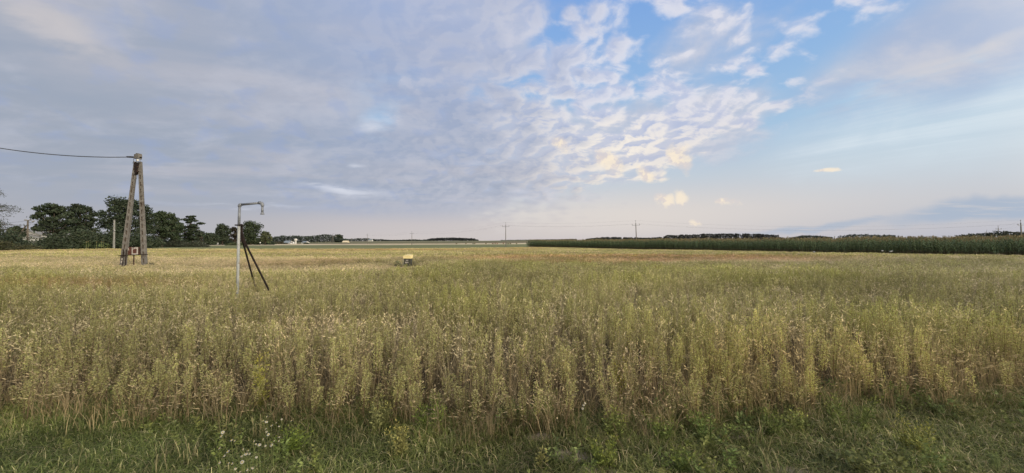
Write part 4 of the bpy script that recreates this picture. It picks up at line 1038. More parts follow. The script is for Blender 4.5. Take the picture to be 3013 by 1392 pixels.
# ------------------------------------------------------------ maize
rsM = np.random.RandomState(21)
def strip(mb, pts, width, side, col):
    """ribbon along pts; side = direction of its width"""
    n = len(pts); V = []; 
    for i, p in enumerate(pts):
        w = width[i] if hasattr(width, '__len__') else width
        V += [tuple(Vector(p) - side * w / 2), tuple(Vector(p) + side * w / 2)]
    mb.add(V, [(2 * i, 2 * i + 1, 2 * i + 3, 2 * i + 2) for i in range(n - 1)], col)
def maize_mesh(seed, H=2.45, tint=(1, 1, 1)):
    rs = np.random.RandomState(seed); mb = MB(); tc = np.array(tint)
    g = np.array((0.125, 0.172, 0.080)) * tc; st = np.array((0.18, 0.19, 0.11)) * tc
    mb.tube([(0, 0, -0.05), (0.01, 0, H * 0.5), (rs.uniform(-.04, .04), rs.uniform(-.04, .04), H * 0.9)], [0.016, 0.013, 0.006], 5, st, cap=False)
    a0 = rs.uniform(0, PI)
    for k in range(12):
        z = 0.30 + (H * 0.86 - 0.30) * k / 11; a = a0 + (k % 2) * PI + rs.uniform(-0.4, 0.4)
        L = 0.78 * math.sin(PI * (0.22 + 0.6 * k / 11)) * rs.uniform(0.8, 1.15); up = 0.9 + rs.uniform(-.1, .25)
        d = Vector((math.cos(a), math.sin(a), 0)); s = Vector((-math.sin(a), math.cos(a), 0)); pts = []; ws = []
        for i in range(6):
            t = i / 5; pts.append(Vector((0, 0, z)) + d * (L * (t * 0.8)) + Vector((0, 0, L * (up * t - 1.25 * t * t)))); ws.append(0.085 * math.sin(PI * (0.12 + 0.86 * t) ** 0.8) + 0.006)
        dry = k < 3
        c = g * rs.uniform(0.75, 1.35) if not dry else np.array((0.17, 0.15, 0.09)) * rs.uniform(0.6, 1.1)
        s = (s + Vector((0, 0, rs.uniform(-.5, .5)))).normalized()
        strip(mb, pts, ws, s, c)
    c = np.array((0.25, 0.21, 0.11)) * rs.uniform(0.8, 1.15) * (tc if tint[0] == 1 else 1)
    for k in range(9):
        a = rs.uniform(0, 2 * PI); d = Vector((math.cos(a), math.sin(a), 0)); L = 0.25
        strip(mb, [Vector((0, 0, H * 0.88)), Vector((0, 0, H * 0.92)) + d * 0.05, Vector((0, 0, H * 0.92 + L * rs.uniform(.5, .9))) + d * rs.uniform(.05, .16)], 0.024, Vector((-d.y, d.x, 0)), c)
    if rs.uniform() < 0.7:
        mb.tube([(0.03, 0, 1.0), (0.07, 0, 1.12), (0.075, 0, 1.25)], [0.012, 0.03, 0.008], 5, np.array((0.13, 0.16, 0.07)), cap=False)
    return mb
maize_src = [maize_mesh(s, 2.5 + 0.06 * (s % 3)) for s in range(8)]
maize_objs = []
A1 = Vector((6.2, 127.0)); A2 = Vector((57.4, 41.4)); dirn = (A2 - A1).normalized(); inw = Vector((-dirn.y, dirn.x)); 
if inw.x < 0: inw = -inw
LEN = (A2 - A1).length + 36
MLAB = 'green maize plant with a tan tassel standing in the front row of the maize field'
spots = []
s_ = LEN - 30
while len(spots) < 300:
    spots.append(A1 + dirn * s_ + inw * rsM.normal() * 0.06); s_ -= 0.22 * rsM.uniform(0.8, 1.25)
s_end = s_
for i, p in enumerate(spots):
    if i < 8: o = maize_src[i].build('maize_plant', M['maize']); maize_objs.append(o)
    else: o = maize_objs[int(rsM.randint(8))].copy(); COL.objects.link(o)
    o.location = (p.x, p.y, landz(p.x, p.y)); o.rotation_euler = (rsM.normal() * 0.05, rsM.normal() * 0.05, rsM.uniform(0, 2 * PI)); k = rsM.uniform(0.84, 1.08) * (0.90 + 0.16 * float(vn(p.x, p.y, 3, 40))); o.scale = (k, k, k)
    tag(o, MLAB, 'maize plant', 'maize plants of the front row')
# a few loose pale maize plants in front of the left hedge
for i, (px, ptop, Y, lab) in enumerate([(254, 711, 84, 'pale green maize plant before the left hedge, leftmost of its row'), (260, 709, 84.4, 'bushy pale maize plant beside the leftmost one before the hedge'),
                                        (284, 711, 85, 'single pale maize plant in the middle of the row before the hedge'), (299, 710, 85, 'pale maize plant left of the close pair before the hedge'),
                                        (305, 711, 85.5, 'pale maize plant in the close pair before the hedge'), (317, 714, 86, 'small pale maize plant nearest the plain concrete pole')]):
    q = at(px, ptop, Y); z0 = landz(q.x, Y); o = maize_mesh(50 + i, 2.4, (1.9, 1.9, 1.3)).build('maize_plant', M['maize'])
    k = (q.z - z0) / 2.4; o.location = (q.x, Y, z0); o.scale = (k * 1.5, k * 1.5, k); tag(o, lab, 'maize plant')

# ------------------------------------------------------------ scattering for ground cover that nobody could count
def scatter(name, label, P, yaw, scl, idx, tcol, src, material, tilt=None):
    """every point carries its own heading, size, model and tint"""
    c = bpy.data.collections.new(name + '_models')
    for i, mb in enumerate(src):
        me_o = mb.build('%s_model_%02d' % (name, i), material)
        COL.objects.unlink(me_o); c.objects.link(me_o)
    me = bpy.data.meshes.new(name); n = len(P)
    me.vertices.add(n); me.vertices.foreach_set('co', np.asarray(P, np.float32).ravel())
    def at_(nm, ty, arr, key='value'):
        a = me.attributes.new(nm, ty, 'POINT'); a.data.foreach_set(key, np.asarray(arr).ravel())
    rot = np.zeros((n, 3), np.float32); rot[:, 2] = yaw
    if tilt is not None: rot[:, 0] = tilt[:, 0]; rot[:, 1] = tilt[:, 1]
    at_('rot', 'FLOAT_VECTOR', rot, 'vector'); at_('scl', 'FLOAT_VECTOR', np.asarray(scl, np.float32), 'vector')
    at_('idx', 'INT', np.asarray(idx, np.int32))
    tc = np.ones((n, 4), np.float32); tc[:, :3] = tcol
    at_('tcol', 'FLOAT_COLOR', tc, 'color')
    me.update(); me.materials.append(material)
    o = bpy.data.objects.new(name, me); COL.objects.link(o)
    ng = bpy.data.node_groups.new(name + '_nodes', 'GeometryNodeTree'); ng.is_modifier = True
    ng.interface.new_socket('Geometry', in_out='INPUT', socket_type='NodeSocketGeometry'); ng.interface.new_socket('Geometry', in_out='OUTPUT', socket_type='NodeSocketGeometry')
    N = ng.nodes; L = ng.links
    gi_, go_ = N.new('NodeGroupInput'), N.new('NodeGroupOutput')
    iop = N.new('GeometryNodeInstanceOnPoints'); ci = N.new('GeometryNodeCollectionInfo'); ci.inputs['Collection'].default_value = c
    ci.inputs['Separate Children'].default_value = True; ci.inputs['Reset Children'].default_value = True
    def na(nm, ty):
        q = N.new('GeometryNodeInputNamedAttribute'); q.data_type = ty; q.inputs['Name'].default_value = nm
        return [s for s in q.outputs if s.enabled][0]
    L.new(gi_.outputs[0], iop.inputs['Points']); L.new(ci.outputs[0], iop.inputs['Instance']); iop.inputs['Pick Instance'].default_value = True
    L.new(na('idx', 'INT'), iop.inputs['Instance Index'])
    er = N.new('FunctionNodeEulerToRotation'); L.new(na('rot', 'FLOAT_VECTOR'), er.inputs[0]); L.new(er.outputs[0], iop.inputs['Rotation'])
    L.new(na('scl', 'FLOAT_VECTOR'), iop.inputs['Scale']); L.new(iop.outputs[0], go_.inputs[0])
    m = o.modifiers.new('scatter', 'NODES'); m.node_group = ng
    tag(o, label, 'ground cover', kind='stuff')
    return o
# the rest of the maize: the far part of the front row and the rows behind it
PX = []
for r in range(0, 16):
    s_ = -3.0 if r else 0.0
    end = (s_end if r == 0 else LEN)
    stp = 0.22 if r < 6 else 0.4
    while s_ < end:
        p = A1 + dirn * s_ + inw * (r * 0.75 + rsM.normal() * 0.07); PX.append((p.x, p.y)); s_ += stp * rsM.uniform(0.8, 1.25)
for _ in range(9000):            # thinner towards the middle of the field
    s_ = rsM.uniform(-8, LEN); r = 12 + 130 * rsM.uniform() ** 1.6; p = A1 + dirn * s_ + inw * r
    if p.x > 6 + (p.y - 127) * 0.05: PX.append((p.x, p.y))
PX = np.array(PX); n = len(PX); k = rsM.uniform(0.84, 1.08, n) * (0.88 + 0.20 * vn(PX[:, 0], PX[:, 1], 3, 40))
scatter('maize_field', 'dense dark green maize field with tan tassels behind its front row', np.c_[PX, land(PX[:, 0], PX[:, 1])], rsM.uniform(0, 2 * PI, n), np.c_[k, k, k],
        rsM.randint(0, 8, n), np.ones((n, 3)), [maize_mesh(s, 2.5 + 0.06 * (s % 3)) for s in range(8)], M['maize_mass'], rsM.normal(size=(n, 2)) * 0.05)

# ------------------------------------------------------------ weeds, dry grass and turf
rsW = np.random.RandomState(33)
GRN = np.array((0.358, 0.362, 0.140)); STM = np.array((0.135, 0.095, 0.060)); LFB = np.array((0.19, 0.155, 0.085)); TAN = np.array((0.58, 0.50, 0.31))
def quadleaf(mb, p, d, L, w, col, rs):
    d = Vector(d).normalized(); s = d.cross(Vector(rs.normal(size=3))).normalized() * w
    p = Vector(p); q = p + d * L; m = p.lerp(q, 0.45)
    mb.add([tuple(p), tuple(m + s), tuple(q), tuple(m - s)], [(0, 1, 2, 3)], col)
def horseweed(mb, rs, x=0, y=0, H=1.0, det=1.0, wmul=1.0):
    """upright weed: bare brown stem below, narrow pale-green flower column above"""
    lx, ly = rs.normal(size=2) * 0.05 * H
    pt = lambda t: Vector((x + lx * t * t, y + ly * t * t, H * t))
    if det > 0.3: mb.tube([pt(0), pt(0.5), pt(0.97)], [0.0045 * wmul, 0.0035 * wmul, 0.0015 * wmul], 3, STM * rs.uniform(0.8, 1.3), cap=False)
    else: strip(mb, [pt(0), pt(0.4), pt(0.8)], 0.007 * wmul, Vector((1, 0, 0)), STM * 1.3)
    z0 = rs.uniform(0.2, 0.44); nb = int((290 if det > 0.3 else 260) * det)
    tone = rs.uniform(0.8, 1.2)
    for i in range(nb):
        t = z0 + (1.0 - z0) * (i + rs.uniform()) / nb; u = (t - z0) / (1 - z0)
        R = (0.056 if det > 0.3 else 0.072) * (math.sin(PI * min(1, 0.12 + u * 0.86)) ** 0.8) * rs.uniform(0.2, 1.1)
        a = rs.uniform(0, 2 * PI); base = pt(t); d = Vector((math.cos(a), math.sin(a), 0))
        p = base + d * R * 0.75 + Vector((0, 0, R * 0.4))
        v = rs.uniform()
        if v < 0.62: c = GRN * rs.uniform(0.72, 1.2) * tone
        elif v < 0.80: c = np.array((0.52, 0.48, 0.26)) * rs.uniform(0.8, 1.15)
        else: c = np.array((0.30, 0.25, 0.11)) * rs.uniform(0.7, 1.2)
        quadleaf(mb, p, d * rs.uniform(0.3, 1.0) + Vector((0, 0, rs.uniform(0.1, 1.0))), rs.uniform(0.015, 0.027) * wmul ** 0.7, rs.uniform(0.0032, 0.0062) * wmul, c, rs)
    for i in range(int(22 * det)):
        t = rs.uniform(0.06, z0 + 0.12); a = rs.uniform(0, 2 * PI)
        quadleaf(mb, pt(t), Vector((math.cos(a), math.sin(a), rs.uniform(-0.8, 0.5))), rs.uniform(0.035, 0.07), 0.004 * wmul, LFB * rs.uniform(0.6, 1.3), rs)
def drygrass(mb, rs, x=0, y=0, H=0.8, n=9, wmul=1.0, col=TAN, head=True, spread=0.05, green=0.0):
    for i in range(n):
        a = rs.uniform(0, 2 * PI); r = rs.uniform() * spread; b0 = Vector((x + math.cos(a) * r, y + math.sin(a) * r, 0))
        h = H * rs.uniform(0.6, 1.08); ln = rs.normal() * 0.10 * H; lm = rs.normal() * 0.10 * H
        p1 = b0 + Vector((ln * 0.3, lm * 0.3, h * 0.55)); p2 = b0 + Vector((ln, lm, h * 0.9)); p3 = p2 + Vector((ln * 0.7 + rs.normal() * 0.02, lm * 0.5, h * 0.08))
        c = col * rs.uniform(0.6, 1.15)
        if rs.uniform() < green: c = np.array((0.24, 0.26, 0.09)) * rs.uniform(0.7, 1.2)
        sd = Vector((rs.normal(), rs.normal(), 0)).normalized()
        strip(mb, [b0, p1, p2], [0.004 * wmul, 0.0035 * wmul, 0.002 * wmul], sd, c * 0.75)
        if head and rs.uniform() < 0.8:
            for k in range(3): quadleaf(mb, p2.lerp(p3, k / 3) + Vector(rs.normal(size=3) * 0.006), (p3 - p2) + Vector(rs.normal(size=3) * 0.03), 0.05, 0.006 * wmul, c * 1.15, rs)
def build_src(f, n, seed0):
    out = []
    for k in range(n):
        mb = MB(); f(mb, np.random.RandomState(seed0 + k)); out.append(mb)
    return out
def near_plant(mb, rs):
    for _ in range(rs.randint(1, 3)): horseweed(mb, rs, rs.normal() * 0.02, rs.normal() * 0.02, rs.uniform(0.85, 1.05))
def near_grass(mb, rs): drygrass(mb, rs, n=16, H=0.9, spread=0.08, wmul=1.1)
def mid_patch(mb, rs):
    for _ in range(11): horseweed(mb, rs, *(rs.uniform(-0.36, 0.36, size=2)), rs.uniform(0.75, 1.08), 0.24, 2.5)
    for _ in range(5): drygrass(mb, rs, *(rs.uniform(-0.36, 0.36, size=2)), 0.85, 5, 1.9)
def tan_patch(mb, rs):
    for _ in range(20): drygrass(mb, rs, *(rs.uniform(-0.4, 0.4, size=2)), rs.uniform(0.75, 1.02), 6, 2.0, green=0.15)
    for _ in range(2): horseweed(mb, rs, *(rs.uniform(-0.36, 0.36, size=2)), rs.uniform(0.8, 1.1), 0.2, 2.5)
def far_patch(mb, rs):
    for _ in range(26):
        x, y = rs.uniform(-0.9, 0.9, size=2); h = rs.uniform(0.7, 1.06)
        c = GRN * rs.uniform(0.85, 1.15) if rs.uniform() < 0.5 else TAN * rs.uniform(0.7, 0.95)
        for k in range(8): quadleaf(mb, (x + rs.normal() * 0.10, y + rs.normal() * 0.10, h * rs.uniform(0.2, 0.72)), (rs.normal() * 0.25, rs.normal() * 0.25, 1), 0.30 * h, 0.040, c * rs.uniform(0.88, 1.12), rs)
def turf(mb, rs):
    for i in range(34):
        a = rs.uniform(0, 2 * PI); r = 0.11 * math.sqrt(rs.uniform()); b0 = Vector((math.cos(a) * r, math.sin(a) * r, -0.01))
        h = rs.uniform(0.05, 0.16); d = Vector((rs.normal(), rs.normal(), 0)); d = d.normalized() * rs.uniform(0.2, 1.3)
        p1 = b0 + Vector((d.x * h * 0.4, d.y * h * 0.4, h * 0.65)); p2 = b0 + Vector((d.x * h, d.y * h, h * rs.uniform(0.6, 1.0)))
        v = rs.uniform()
        c = np.array((0.125, 0.150, 0.058)) if v < 0.60 else (np.array((0.20, 0.215, 0.09)) if v < 0.82 else np.array((0.40, 0.35, 0.24)))
        strip(mb, [b0, p1, p2], [0.0055, 0.005, 0.0015], Vector((-d.y, d.x, 0)).normalized(), c * rs.uniform(0.6, 1.35))
def tallturf(mb, rs):
    for i in range(26):
        a = rs.uniform(0, 2 * PI); r = 0.10 * math.sqrt(rs.uniform()); b0 = Vector((math.cos(a) * r, math.sin(a) * r, -0.01))
        h = rs.uniform(0.09, 0.24); d = Vector((rs.normal(), rs.normal(), 0)).normalized() * rs.uniform(0.2, 1.3)
        p1 = b0 + Vector((d.x * h * 0.3, d.y * h * 0.3, h * 0.6)); p2 = b0 + Vector((d.x * h * 0.7, d.y * h * 0.7, h * 0.9)); p3 = b0 + Vector((d.x * h * 1.1, d.y * h * 1.1, h * 0.86))
        c = np.array((0.14, 0.165, 0.065)) if rs.uniform() < 0.55 else np.array((0.36, 0.29, 0.18))
        strip(mb, [b0, p1, p2, p3], [0.005, 0.0045, 0.003, 0.001], Vector((-d.y, d.x, 0)).normalized(), c * rs.uniform(0.6, 1.3))

def xedge(x):                       # where the weeds begin
    return 3.86 + 0.36 * (vn(x, 0, 1.3, 4) - 0.5) * 2 + 0.16 * np.clip(np.asarray(x) - 2.5, 0, 9) + 0.1 * (vn(x, 5, 0.4, 6) - 0.5) - 0.06 * np.clip(-np.asarray(x) - 2, 0, 6)
def infield(x, y):
    lx = A1.x + dirn.x * 0; 
    front = (x - A1.x) * inw.x + (y - A1.y) * inw.y          # >0 inside the maize
    q = x / np.maximum(y, 1)
    lim = np.interp(q, [-1.5, -1.377, -1.075, -0.83, -0.6, -0.33, 0.0, 0.2], [62, 66, 87, 90, 90, 94, 114, 150])
    return (y > xedge(x)) & (y < lim) & (front < -0.9)
def jitter(y0, y1, step, f=1.62, pad=3.0, seed=0):
    rs = np.random.RandomState(seed); out = []
    X = f * y1 + pad; xs_ = np.arange(-X, X, step); ys_ = np.arange(y0, y1, step)
    gx_, gy_ = np.meshgrid(xs_, ys_); gx_ = gx_ + rs.uniform(-.5, .5, gx_.shape) * step; gy_ = gy_ + rs.uniform(-.5, .5, gx_.shape) * step
    x, y = gx_.ravel(), gy_.ravel(); m = np.abs(x) < f * y + pad
    return x[m], y[m]
def ell(x, y, cx, cy, rx, ry): return np.clip(1.25 - np.hypot((x - cx) / rx, (y - cy) / ry), 0, 1)
def zones(x, y):
    """height, tint and how dry the growth is, over the whole field"""
    n1 = vn(x, y, 6, 11); n2 = vn(x, y, 1.7, 12); n3 = vn(x, y, 17, 13); n4 = vn(x, y, 0.6, 14)
    dry = sm(14, 34, y) * 0.55 + (n3 - 0.5) * 0.55 + (n1 - 0.5) * 0.55 + 0.18
    left = sm(-4, -14, x + 0.0 * y)
    dry = dry + 0.35 * left * sm(12, 22, y) + 0.25 * sm(40, 70, y)
    dry = dry + 1.1 * ell(x, y, -2.9, 6.1, 1.9, 0.75) + 0.7 * ell(x, y, -11, 20, 9, 5) - 0.45 * ell(x, y, 2, 15, 10, 6) - 0.4 * ell(x, y, -13, 27, 6, 5)
    red = 0.8 * ell(x, y, -14, 11.5, 4.2, 1.6) + 1.3 * ell(x, y, 12, 38, 20, 10) * (0.5 + n1) + 0.22 * ell(x, y, 4.2, 4.6, 4.5, 1.5) + 0.9 * ell(x, y, 26, 42, 14, 8) * n1 * 1.4 + 1.0 * ell(x, y, 4, 26, 5, 2.5) + 0.55 * ell(x, y, -22, 82, 26, 8) + 0.35 * sm(0.62, 0.8, n3) * sm(8, 20, y)
    grey = sm(6, 24, x) * sm(60, 12, y) * 0.6
    h = 0.77 + 0.12 * (n2 - 0.5) * 2 + 0.05 * (n4 - 0.5) * 2
    h = h * (1 - 0.22 * sm(9, 30, y)) * (1 - 0.20 * np.clip(dry, 0, 1)) * (0.58 + 0.42 * sm(0.0, 1.0, y - xedge(x) + 0.5 * (n4 - 0.5)))
    h = h * (1 - 0.30 * ell(x, y, -16, 24, 10, 7))
    h = h * (1 - 0.45 * ell(x, y, -7.3, 10.6, 1.5, 1.6)) * (1 - 0.35 * ell(x, y, -6.3, 22.5, 2.0, 2.2))
    dry = np.clip(dry, 0, 1); red = np.clip(red, 0, 1)[:, None]; grey = grey[:, None]
    t = np.ones((len(x), 3)) * (0.9 + 0.35 * (n1[:, None] - 0.5) + 0.30 * (n4[:, None] - 0.5))
    yg = sm(0.55, 0.85, n2)[:, None] * (1 - dry[:, None]); t = t * (1 + yg * np.array((0.06, 0.10, -0.10)))
    t = t * (1 - dry[:, None]) + t * dry[:, None] * np.array((1.06, 1.02, 1.02))
    t = t * (1 - red) + t * red * np.array((0.98, 0.77, 0.76))
    t = t * (1 - grey) + t * grey * np.array((0.90, 0.92, 1.15))
    return h, t, dry
def place(x, y): return np.c_[x, y, land(x, y)]

# near: single plants
x, y = jitter(3.2, 15, 0.165, 1.5, 2.5, 1); m = infield(x, y); x, y = x[m], y[m]
h, t, dry = zones(x, y); n = len(x); keep = rsW.uniform(size=n) > 0.6 * dry
clump = vn(x, y, 0.38, 20) > 0.36; keep &= clump | (rsW.uniform(size=n) < 0.22); x, y, h, t = x[keep], y[keep], h[keep], t[keep]; n = len(x)
hv = h * rsW.uniform(0.84, 1.10, n); wv = rsW.uniform(0.8, 1.15, n) * 0.92
scatter('field_weeds', 'tall yellow-green weeds with brown stems covering the near field', place(x, y), rsW.uniform(0, 6.28, n), np.c_[wv, wv, hv], rsW.randint(0, 10, n), t * rsW.uniform(0.85, 1.15, (n, 1)),
        build_src(near_plant, 10, 900), M['weed'], rsW.normal(size=(n, 2)) * 0.085)
print('near weeds', n)
x, y = jitter(3.2, 15, 0.21, 1.5, 2.5, 2); m = infield(x, y + 0.12); x, y = x[m], y[m]; h, t, dry = zones(x, y); n = len(x)
t = t * np.where(y < xedge(x) + 0.7, 0.72, 1.0)[:, None] * np.where((y < xedge(x) + 0.9)[:, None], np.array((0.98, 0.93, 0.88)), 1)
hv = h * rsW.uniform(0.65, 1.15, n) * (1 + 0.15 * dry); keep = rsW.uniform(size=n) < 0.62 + 0.5 * dry
scatter('dry_grass', 'thin straw-coloured grass stems growing among the near weeds', place(x, y)[keep], rsW.uniform(0, 6.28, n)[keep], np.c_[np.ones(n), np.ones(n), hv][keep], rsW.randint(0, 8, n)[keep], t[keep],
        build_src(near_grass, 8, 950), M['weed'], rsW.normal(size=(n, 2))[keep] * 0.08)
# middle distance: patches
x, y = jitter(14.5, 36, 0.52, 1.5, 3, 3); m = infield(x, y); x, y = x[m], y[m]; h, t, dry = zones(x, y); n = len(x)
isd = rsW.uniform(size=n) < dry * 1.1; hv = h * rsW.uniform(0.82, 1.14, n)
idx = np.where(isd, 8 + rsW.randint(0, 6, n), rsW.randint(0, 8, n))
scatter('middle_weeds', 'olive and straw weeds covering the middle of the field', place(x, y), rsW.uniform(0, 6.28, n), np.c_[np.ones(n), np.ones(n), hv], idx, t,
        build_src(mid_patch, 8, 1000) + build_src(tan_patch, 6, 1050), M['weed'])
print('mid', n)
x, y = jitter(35, 205, 1.0, 1.5, 3, 4); m = infield(x, y); x, y = x[m], y[m]; h, t, dry = zones(x, y); n = len(x)
t = t * (1 + 0.10 * sm(50, 90, y)[:, None]); t = t * (0.92 + 0.16 * rsW.uniform(size=(n, 1)))
scatter('far_weeds', 'straw-coloured growth at the far end of the field', place(x, y), rsW.uniform(0, 6.28, n), np.c_[np.ones(n), np.ones(n), h * rsW.uniform(0.85, 1.12, n) * (0.86 - 0.2 * sm(60, 92, y))], rsW.randint(0, 6, n), t,
        build_src(far_patch, 6, 1100), M['weed'])
print('far', n)
# foreground turf
x, y = jitter(1.6, 5.6, 0.085, 1.5, 1.2, 5); m = y < xedge(x) + 0.3; x, y = x[m], y[m]; n = len(x)
sp = np.ones(n)
for (cx, cy, rx, ry) in SPOT_XY: sp = np.minimum(sp, np.hypot((x - cx) / rx, (y - cy) / ry))
keep = (rsW.uniform(size=n) < sp ** 2 + 0.03) & (rsW.uniform(size=n) < 0.9); x, y = x[keep], y[keep]; n = len(x)
g1 = vn(x, y, 0.7, 30); g2 = vn(x, y, 0.25, 31); g3 = vn(x, y, 2.0, 32)
t = (1.0 + 0.8 * (g1[:, None] - 0.5) + 0.5 * (g2[:, None] - 0.5)) * np.ones((n, 3)); gl = sm(0.5, -3.5, x)[:, None] * 0.42 + 0.10
t = t * (1 - gl) * np.array((1.06, 1.02, 0.88)) + t * gl * np.array((0.88, 1.10, 0.72)); br = sm(0.55, 0.8, g3)[:, None]; t = t * (1 + br * np.array((0.35, 0.12, 0.25)))
hh = 0.36 + 0.42 * g1 + 0.4 * sm(-0.6, 0.2, y - xedge(x))
scatter('turf', 'short dark green grass in the foreground', place(x, y), rsW.uniform(0, 6.28, n), np.c_[np.ones(n), np.ones(n), hh], rsW.randint(0, 10, n), t, build_src(turf, 10, 1200), M['grass'])
print('turf', n)
x, y = jitter(2.4, 6.2, 0.15, 1.5, 1.2, 6); d_ = y - xedge(x); pr = np.where(d_ < 0, 0.05 + 0.5 * sm(-0.35, 0, d_), 0.75) * (0.5 + vn(x, y, 0.5, 33)) ; m = (d_ < 0.7) & (rsW.uniform(size=len(x)) < pr)
for (cx, cy, rx, ry) in SPOT_XY: m &= np.hypot((x - cx) / rx, (y - cy - 0.1) / ry) > 1.6
x, y = x[m], y[m]; n = len(x)
d_ = y - xedge(x); g1 = vn(x, y, 0.6, 34); bw = sm(-0.5, 0.2, d_)[:, None]
t = (0.75 + 0.6 * (g1[:, None] - 0.4)) * ((1 - bw) * np.array((0.9, 1.0, 0.85)) + bw * np.array((1.05, 0.98, 0.86)))
scatter('tall_turf', 'longer grass where the turf meets the weeds', place(x, y), rsW.uniform(0, 6.28, n), np.c_[np.ones(n), np.ones(n), 0.7 + 0.7 * g1], rsW.randint(0, 8, n), t, build_src(tallturf, 8, 1300), M['grass'])

def lowweed(mb, rs):
    for k in range(rs.randint(3, 7)):
        a = rs.uniform(0, 2 * PI); r = rs.uniform(0, 0.06); h = rs.uniform(0.08, 0.2); b0 = Vector((math.cos(a) * r, math.sin(a) * r, 0)); tp = b0 * 2 + Vector((0, 0, h))
        for i in range(22):
            t = rs.uniform(0.15, 1.0); aa = rs.uniform(0, 2 * PI); d = Vector((math.cos(aa), math.sin(aa), rs.uniform(0, 0.9)))
            L = rs.uniform(0.012, 0.03); quadleaf(mb, b0.lerp(tp, t), d, L * 1.5, L * 0.26, np.array((0.17, 0.22, 0.07)) * rs.uniform(0.6, 1.5), rs)
x, y = jitter(1.6, 5.6, 0.16, 1.5, 1.2, 8); g1 = vn(x, y, 0.55, 36); m = (y < xedge(x) + 0.5) & (rsW.uniform(size=len(x)) < np.clip((g1 - 0.45) * 2.6, 0.02, 1))
for (cx, cy, rx, ry) in SPOT_XY: m &= np.hypot((x - cx) / rx, (y - cy) / ry) > 1.2
x, y = x[m], y[m]; n = len(x); k = rsW.uniform(0.7, 1.3, n); t = np.array((1.0, 0.90, 0.95)) * rsW.uniform(0.65, 1.1, (n, 1)) * (1 + rsW.uniform(-0.12, 0.12, (n, 3)))
scatter('low_weeds', 'small light-green leafy weeds mixed into the foreground turf', place(x, y), rsW.uniform(0, 6.28, n), np.c_[k, k, k], rsW.randint(0, 8, n), t, build_src(lowweed, 8, 1400), M['grass'])

# ------------------------------------------------------------ single plants of the foreground
def ground_xy(px, py, z=0.0):
    r = ray(px, py); k = (CAM_H - z) / -r.z; return r.x * k, k
def green_weed(px, py, H, wpx, label, col=(0.15, 0.21, 0.055), seed=0, stems=7):
    """py is where the plant meets the ground"""
    rs = np.random.RandomState(2000 + seed); x, y = ground_xy(px, py); W_ = wpx / FPX * y / 2
    T = thing('green_weed', label, 'weed', (x, y, landz(x, y)))
    st, lf = MB(), MB(); col = np.array(col) * np.array((1.25, 1.12, 1.15))
    for k in range(stems):
        a = rs.uniform(0, 2 * PI); r = W_ * math.sqrt(rs.uniform()); h = H * rs.uniform(0.55, 1.05); b0 = Vector((math.cos(a) * r * 0.5, math.sin(a) * r * 0.5, 0)); tp = b0 + Vector((math.cos(a) * r * 0.6, math.sin(a) * r * 0.6, h))
        st.tube([b0, b0.lerp(tp, 0.5) + Vector((0, 0, h * 0.05)), tp], [0.004, 0.003, 0.0015], 4, col * 0.7, cap=False)
        for i in range(int(60 * h / 0.3)):
            t = rs.uniform(0.08, 1.02); aa = rs.uniform(0, 2 * PI); d = Vector((math.cos(aa), math.sin(aa), rs.uniform(0.1, 1.1)))
            L = rs.uniform(0.018, 0.045) * (1.25 - 0.6 * t)
            quadleaf(lf, b0.lerp(tp, t) + d * 0.02 * rs.uniform(0, 1.6), d, L, L * 0.17, col * rs.uniform(0.6, 1.5) * (np.array((1.25, 1.15, 0.9)) if t > 0.8 else 1), rs)
    st.build('stem', M['petal'], T); lf.build('leaves', M['petal'], T)
for k, a in enumerate([
    (1784, 1368, 0.24, 120, 'bright green weed clump at the bottom, just right of the large worn spot', (0.16, 0.22, 0.05)),
    (1806, 1290, 0.26, 60, 'upright green weed just above the bright clump right of the worn spot', (0.15, 0.20, 0.06)),
    (1938, 1300, 0.25, 100, 'broad green weed clump at the turf edge, between two paler weeds', (0.13, 0.19, 0.05)),
    (1607, 1225, 0.28, 100, 'wide green weed at the foot of the weeds, left of the white flowers', (0.14, 0.19, 0.05)),
    (2094, 1310, 0.30, 110, 'dark green weed just left of the small stony spot', (0.10, 0.16, 0.045)),
    (2012, 1392, 0.20, 90, 'green weed cut by the bottom edge, right of the bright clump', (0.14, 0.20, 0.05)),
    (1822, 1185, 0.55, 40, 'tall narrow yellow-green weed standing in front of the others, right of the middle', (0.27, 0.29, 0.07)),
    (1270, 1268, 0.34, 110, 'vivid green bushy weed at the foot of the weeds, near the middle', (0.13, 0.20, 0.045)),
    (1118, 1262, 0.32, 70, 'pale green weed left of the vivid green one', (0.17, 0.20, 0.08)),
    (857, 1330, 0.24, 90, 'low bright green weed right of the daisies', (0.13, 0.20, 0.04)),
    (1167, 1345, 0.26, 60, 'loose yellow-green weed alone in the lower turf, left of the middle', (0.20, 0.22, 0.08)),
    (2490, 1262, 0.38, 150, 'widest green weed clump, at the turf edge towards the right', (0.13, 0.18, 0.05)),
    (2336, 1270, 0.24, 70, 'round light green weed left of the widest clump', (0.17, 0.22, 0.07)),
    (2688, 1330, 0.30, 90, 'yellow-green weed in the darker grass at the lower right', (0.19, 0.22, 0.06)),
    (2270, 1290, 0.26, 60, 'thin green weed between the stony spot and the round light green weed', (0.12, 0.17, 0.05)),
    (770, 1205, 0.62, 34, 'tall narrow yellow-green weed standing above the daisies', (0.27, 0.30, 0.07)),
]): green_weed(*a, seed=k, stems=5 if a[3] < 50 else 11)

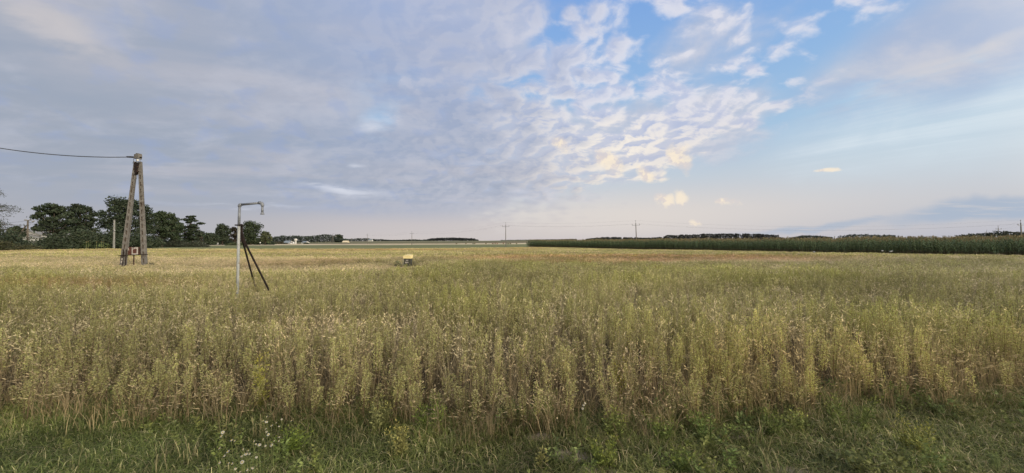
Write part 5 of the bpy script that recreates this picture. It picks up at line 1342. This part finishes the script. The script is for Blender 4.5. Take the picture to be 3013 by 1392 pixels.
def daisy(px, py, label, group, h=0.24, r=0.014, seed=0):
    rs = np.random.RandomState(seed); x, y = ground_xy(px, py, h); T = thing('daisy', label, 'flower', (x, y, landz(x, y)), 0, group)
    h = h - landz(x, y)
    b = MB(); lx = rs.normal() * 0.03; b.tube([(lx, 0.02, 0), (lx * 0.4, 0.01, h * 0.6), (0, 0, h)], [0.0022, 0.0018, 0.0016], 4, (0.16, 0.18, 0.07), cap=False)
    for k in range(5): quadleaf(b, (lx * 0.5, 0.01, h * rs.uniform(0.1, 0.7)), (rs.normal(), rs.normal(), 0.5), 0.03, 0.004, (0.13, 0.17, 0.06), rs)
    b.build('stem', M['petal'], T)
    tl = Matrix.Rotation(rs.uniform(0.1, 0.9), 4, 'X') @ Matrix.Rotation(rs.uniform(-.5, .5), 4, 'Y'); c = Vector((0, 0, h))
    b = MB()
    for k in range(13):
        a = 2 * PI * k / 13; d = Vector((math.cos(a), math.sin(a), 0)); s = Vector((-d.y, d.x, 0)) * r * 0.26
        b.add([tuple(c + tl @ v) for v in (d * r * 0.3 - s * 0.6, d * r * 0.8 - s, d * r * 1.1 + Vector((0, 0, -0.002)), d * r * 0.8 + s, d * r * 0.3 + s * 0.6)], [(0, 1, 2, 3, 4)], (0.50, 0.49, 0.44))
    hd = b.build('flower_head', M['petal'], T)
    b = MB(); b.tube([c + tl @ Vector((0, 0, -0.002)), c + tl @ Vector((0, 0, 0.002)), c + tl @ Vector((0, 0, 0.005))], [r * 0.38, r * 0.38, r * 0.2], 8, (0.50, 0.40, 0.08)); b.build('flower_centre', M['petal'], hd)
DZ = [(66, 516), (95, 447), (253, 590), (310, 600), (187, 795), (120, 875), (30, 740), (893, 255), (984, 323), (924, 487), (1125, 530), (1125, 335), (982, 680), (765, 672), (870, 695), (517, 842), (447, 990), (327, 1110),
      (665, 607), (830, 575), (895, 160), (835, 237), (1070, 270), (1115, 605), (465, 755), (558, 775), (440, 880), (580, 840), (710, 900), (265, 1015), (35, 1000), (895, 435), (880, 380), (1170, 210), (1345, 235), (700, 660), (1032, 600),
      (540, 1130), (640, 1100), (200, 1010), (410, 1170)]
for k, (a, c_) in enumerate(DZ):
    big = k in (0, 1, 2, 4, 7, 8, 9, 12, 13, 15, 16)
    daisy(640 + a * 0.1613, 1200 + c_ * 0.1613, 'small white daisy with a yellow centre in the turf at the lower left', 'white daisies in the turf at the lower left', 0.24, 0.0125 if big else 0.008, 3000 + k)
for k, (px, py) in enumerate([(1722, 1186), (1717, 1192), (1714, 1202)]):
    daisy(px, py, 'white flower in the little cluster at the foot of the weeds, right of the middle', 'little cluster of white flowers in the middle', 0.34, 0.011, 3100 + k)
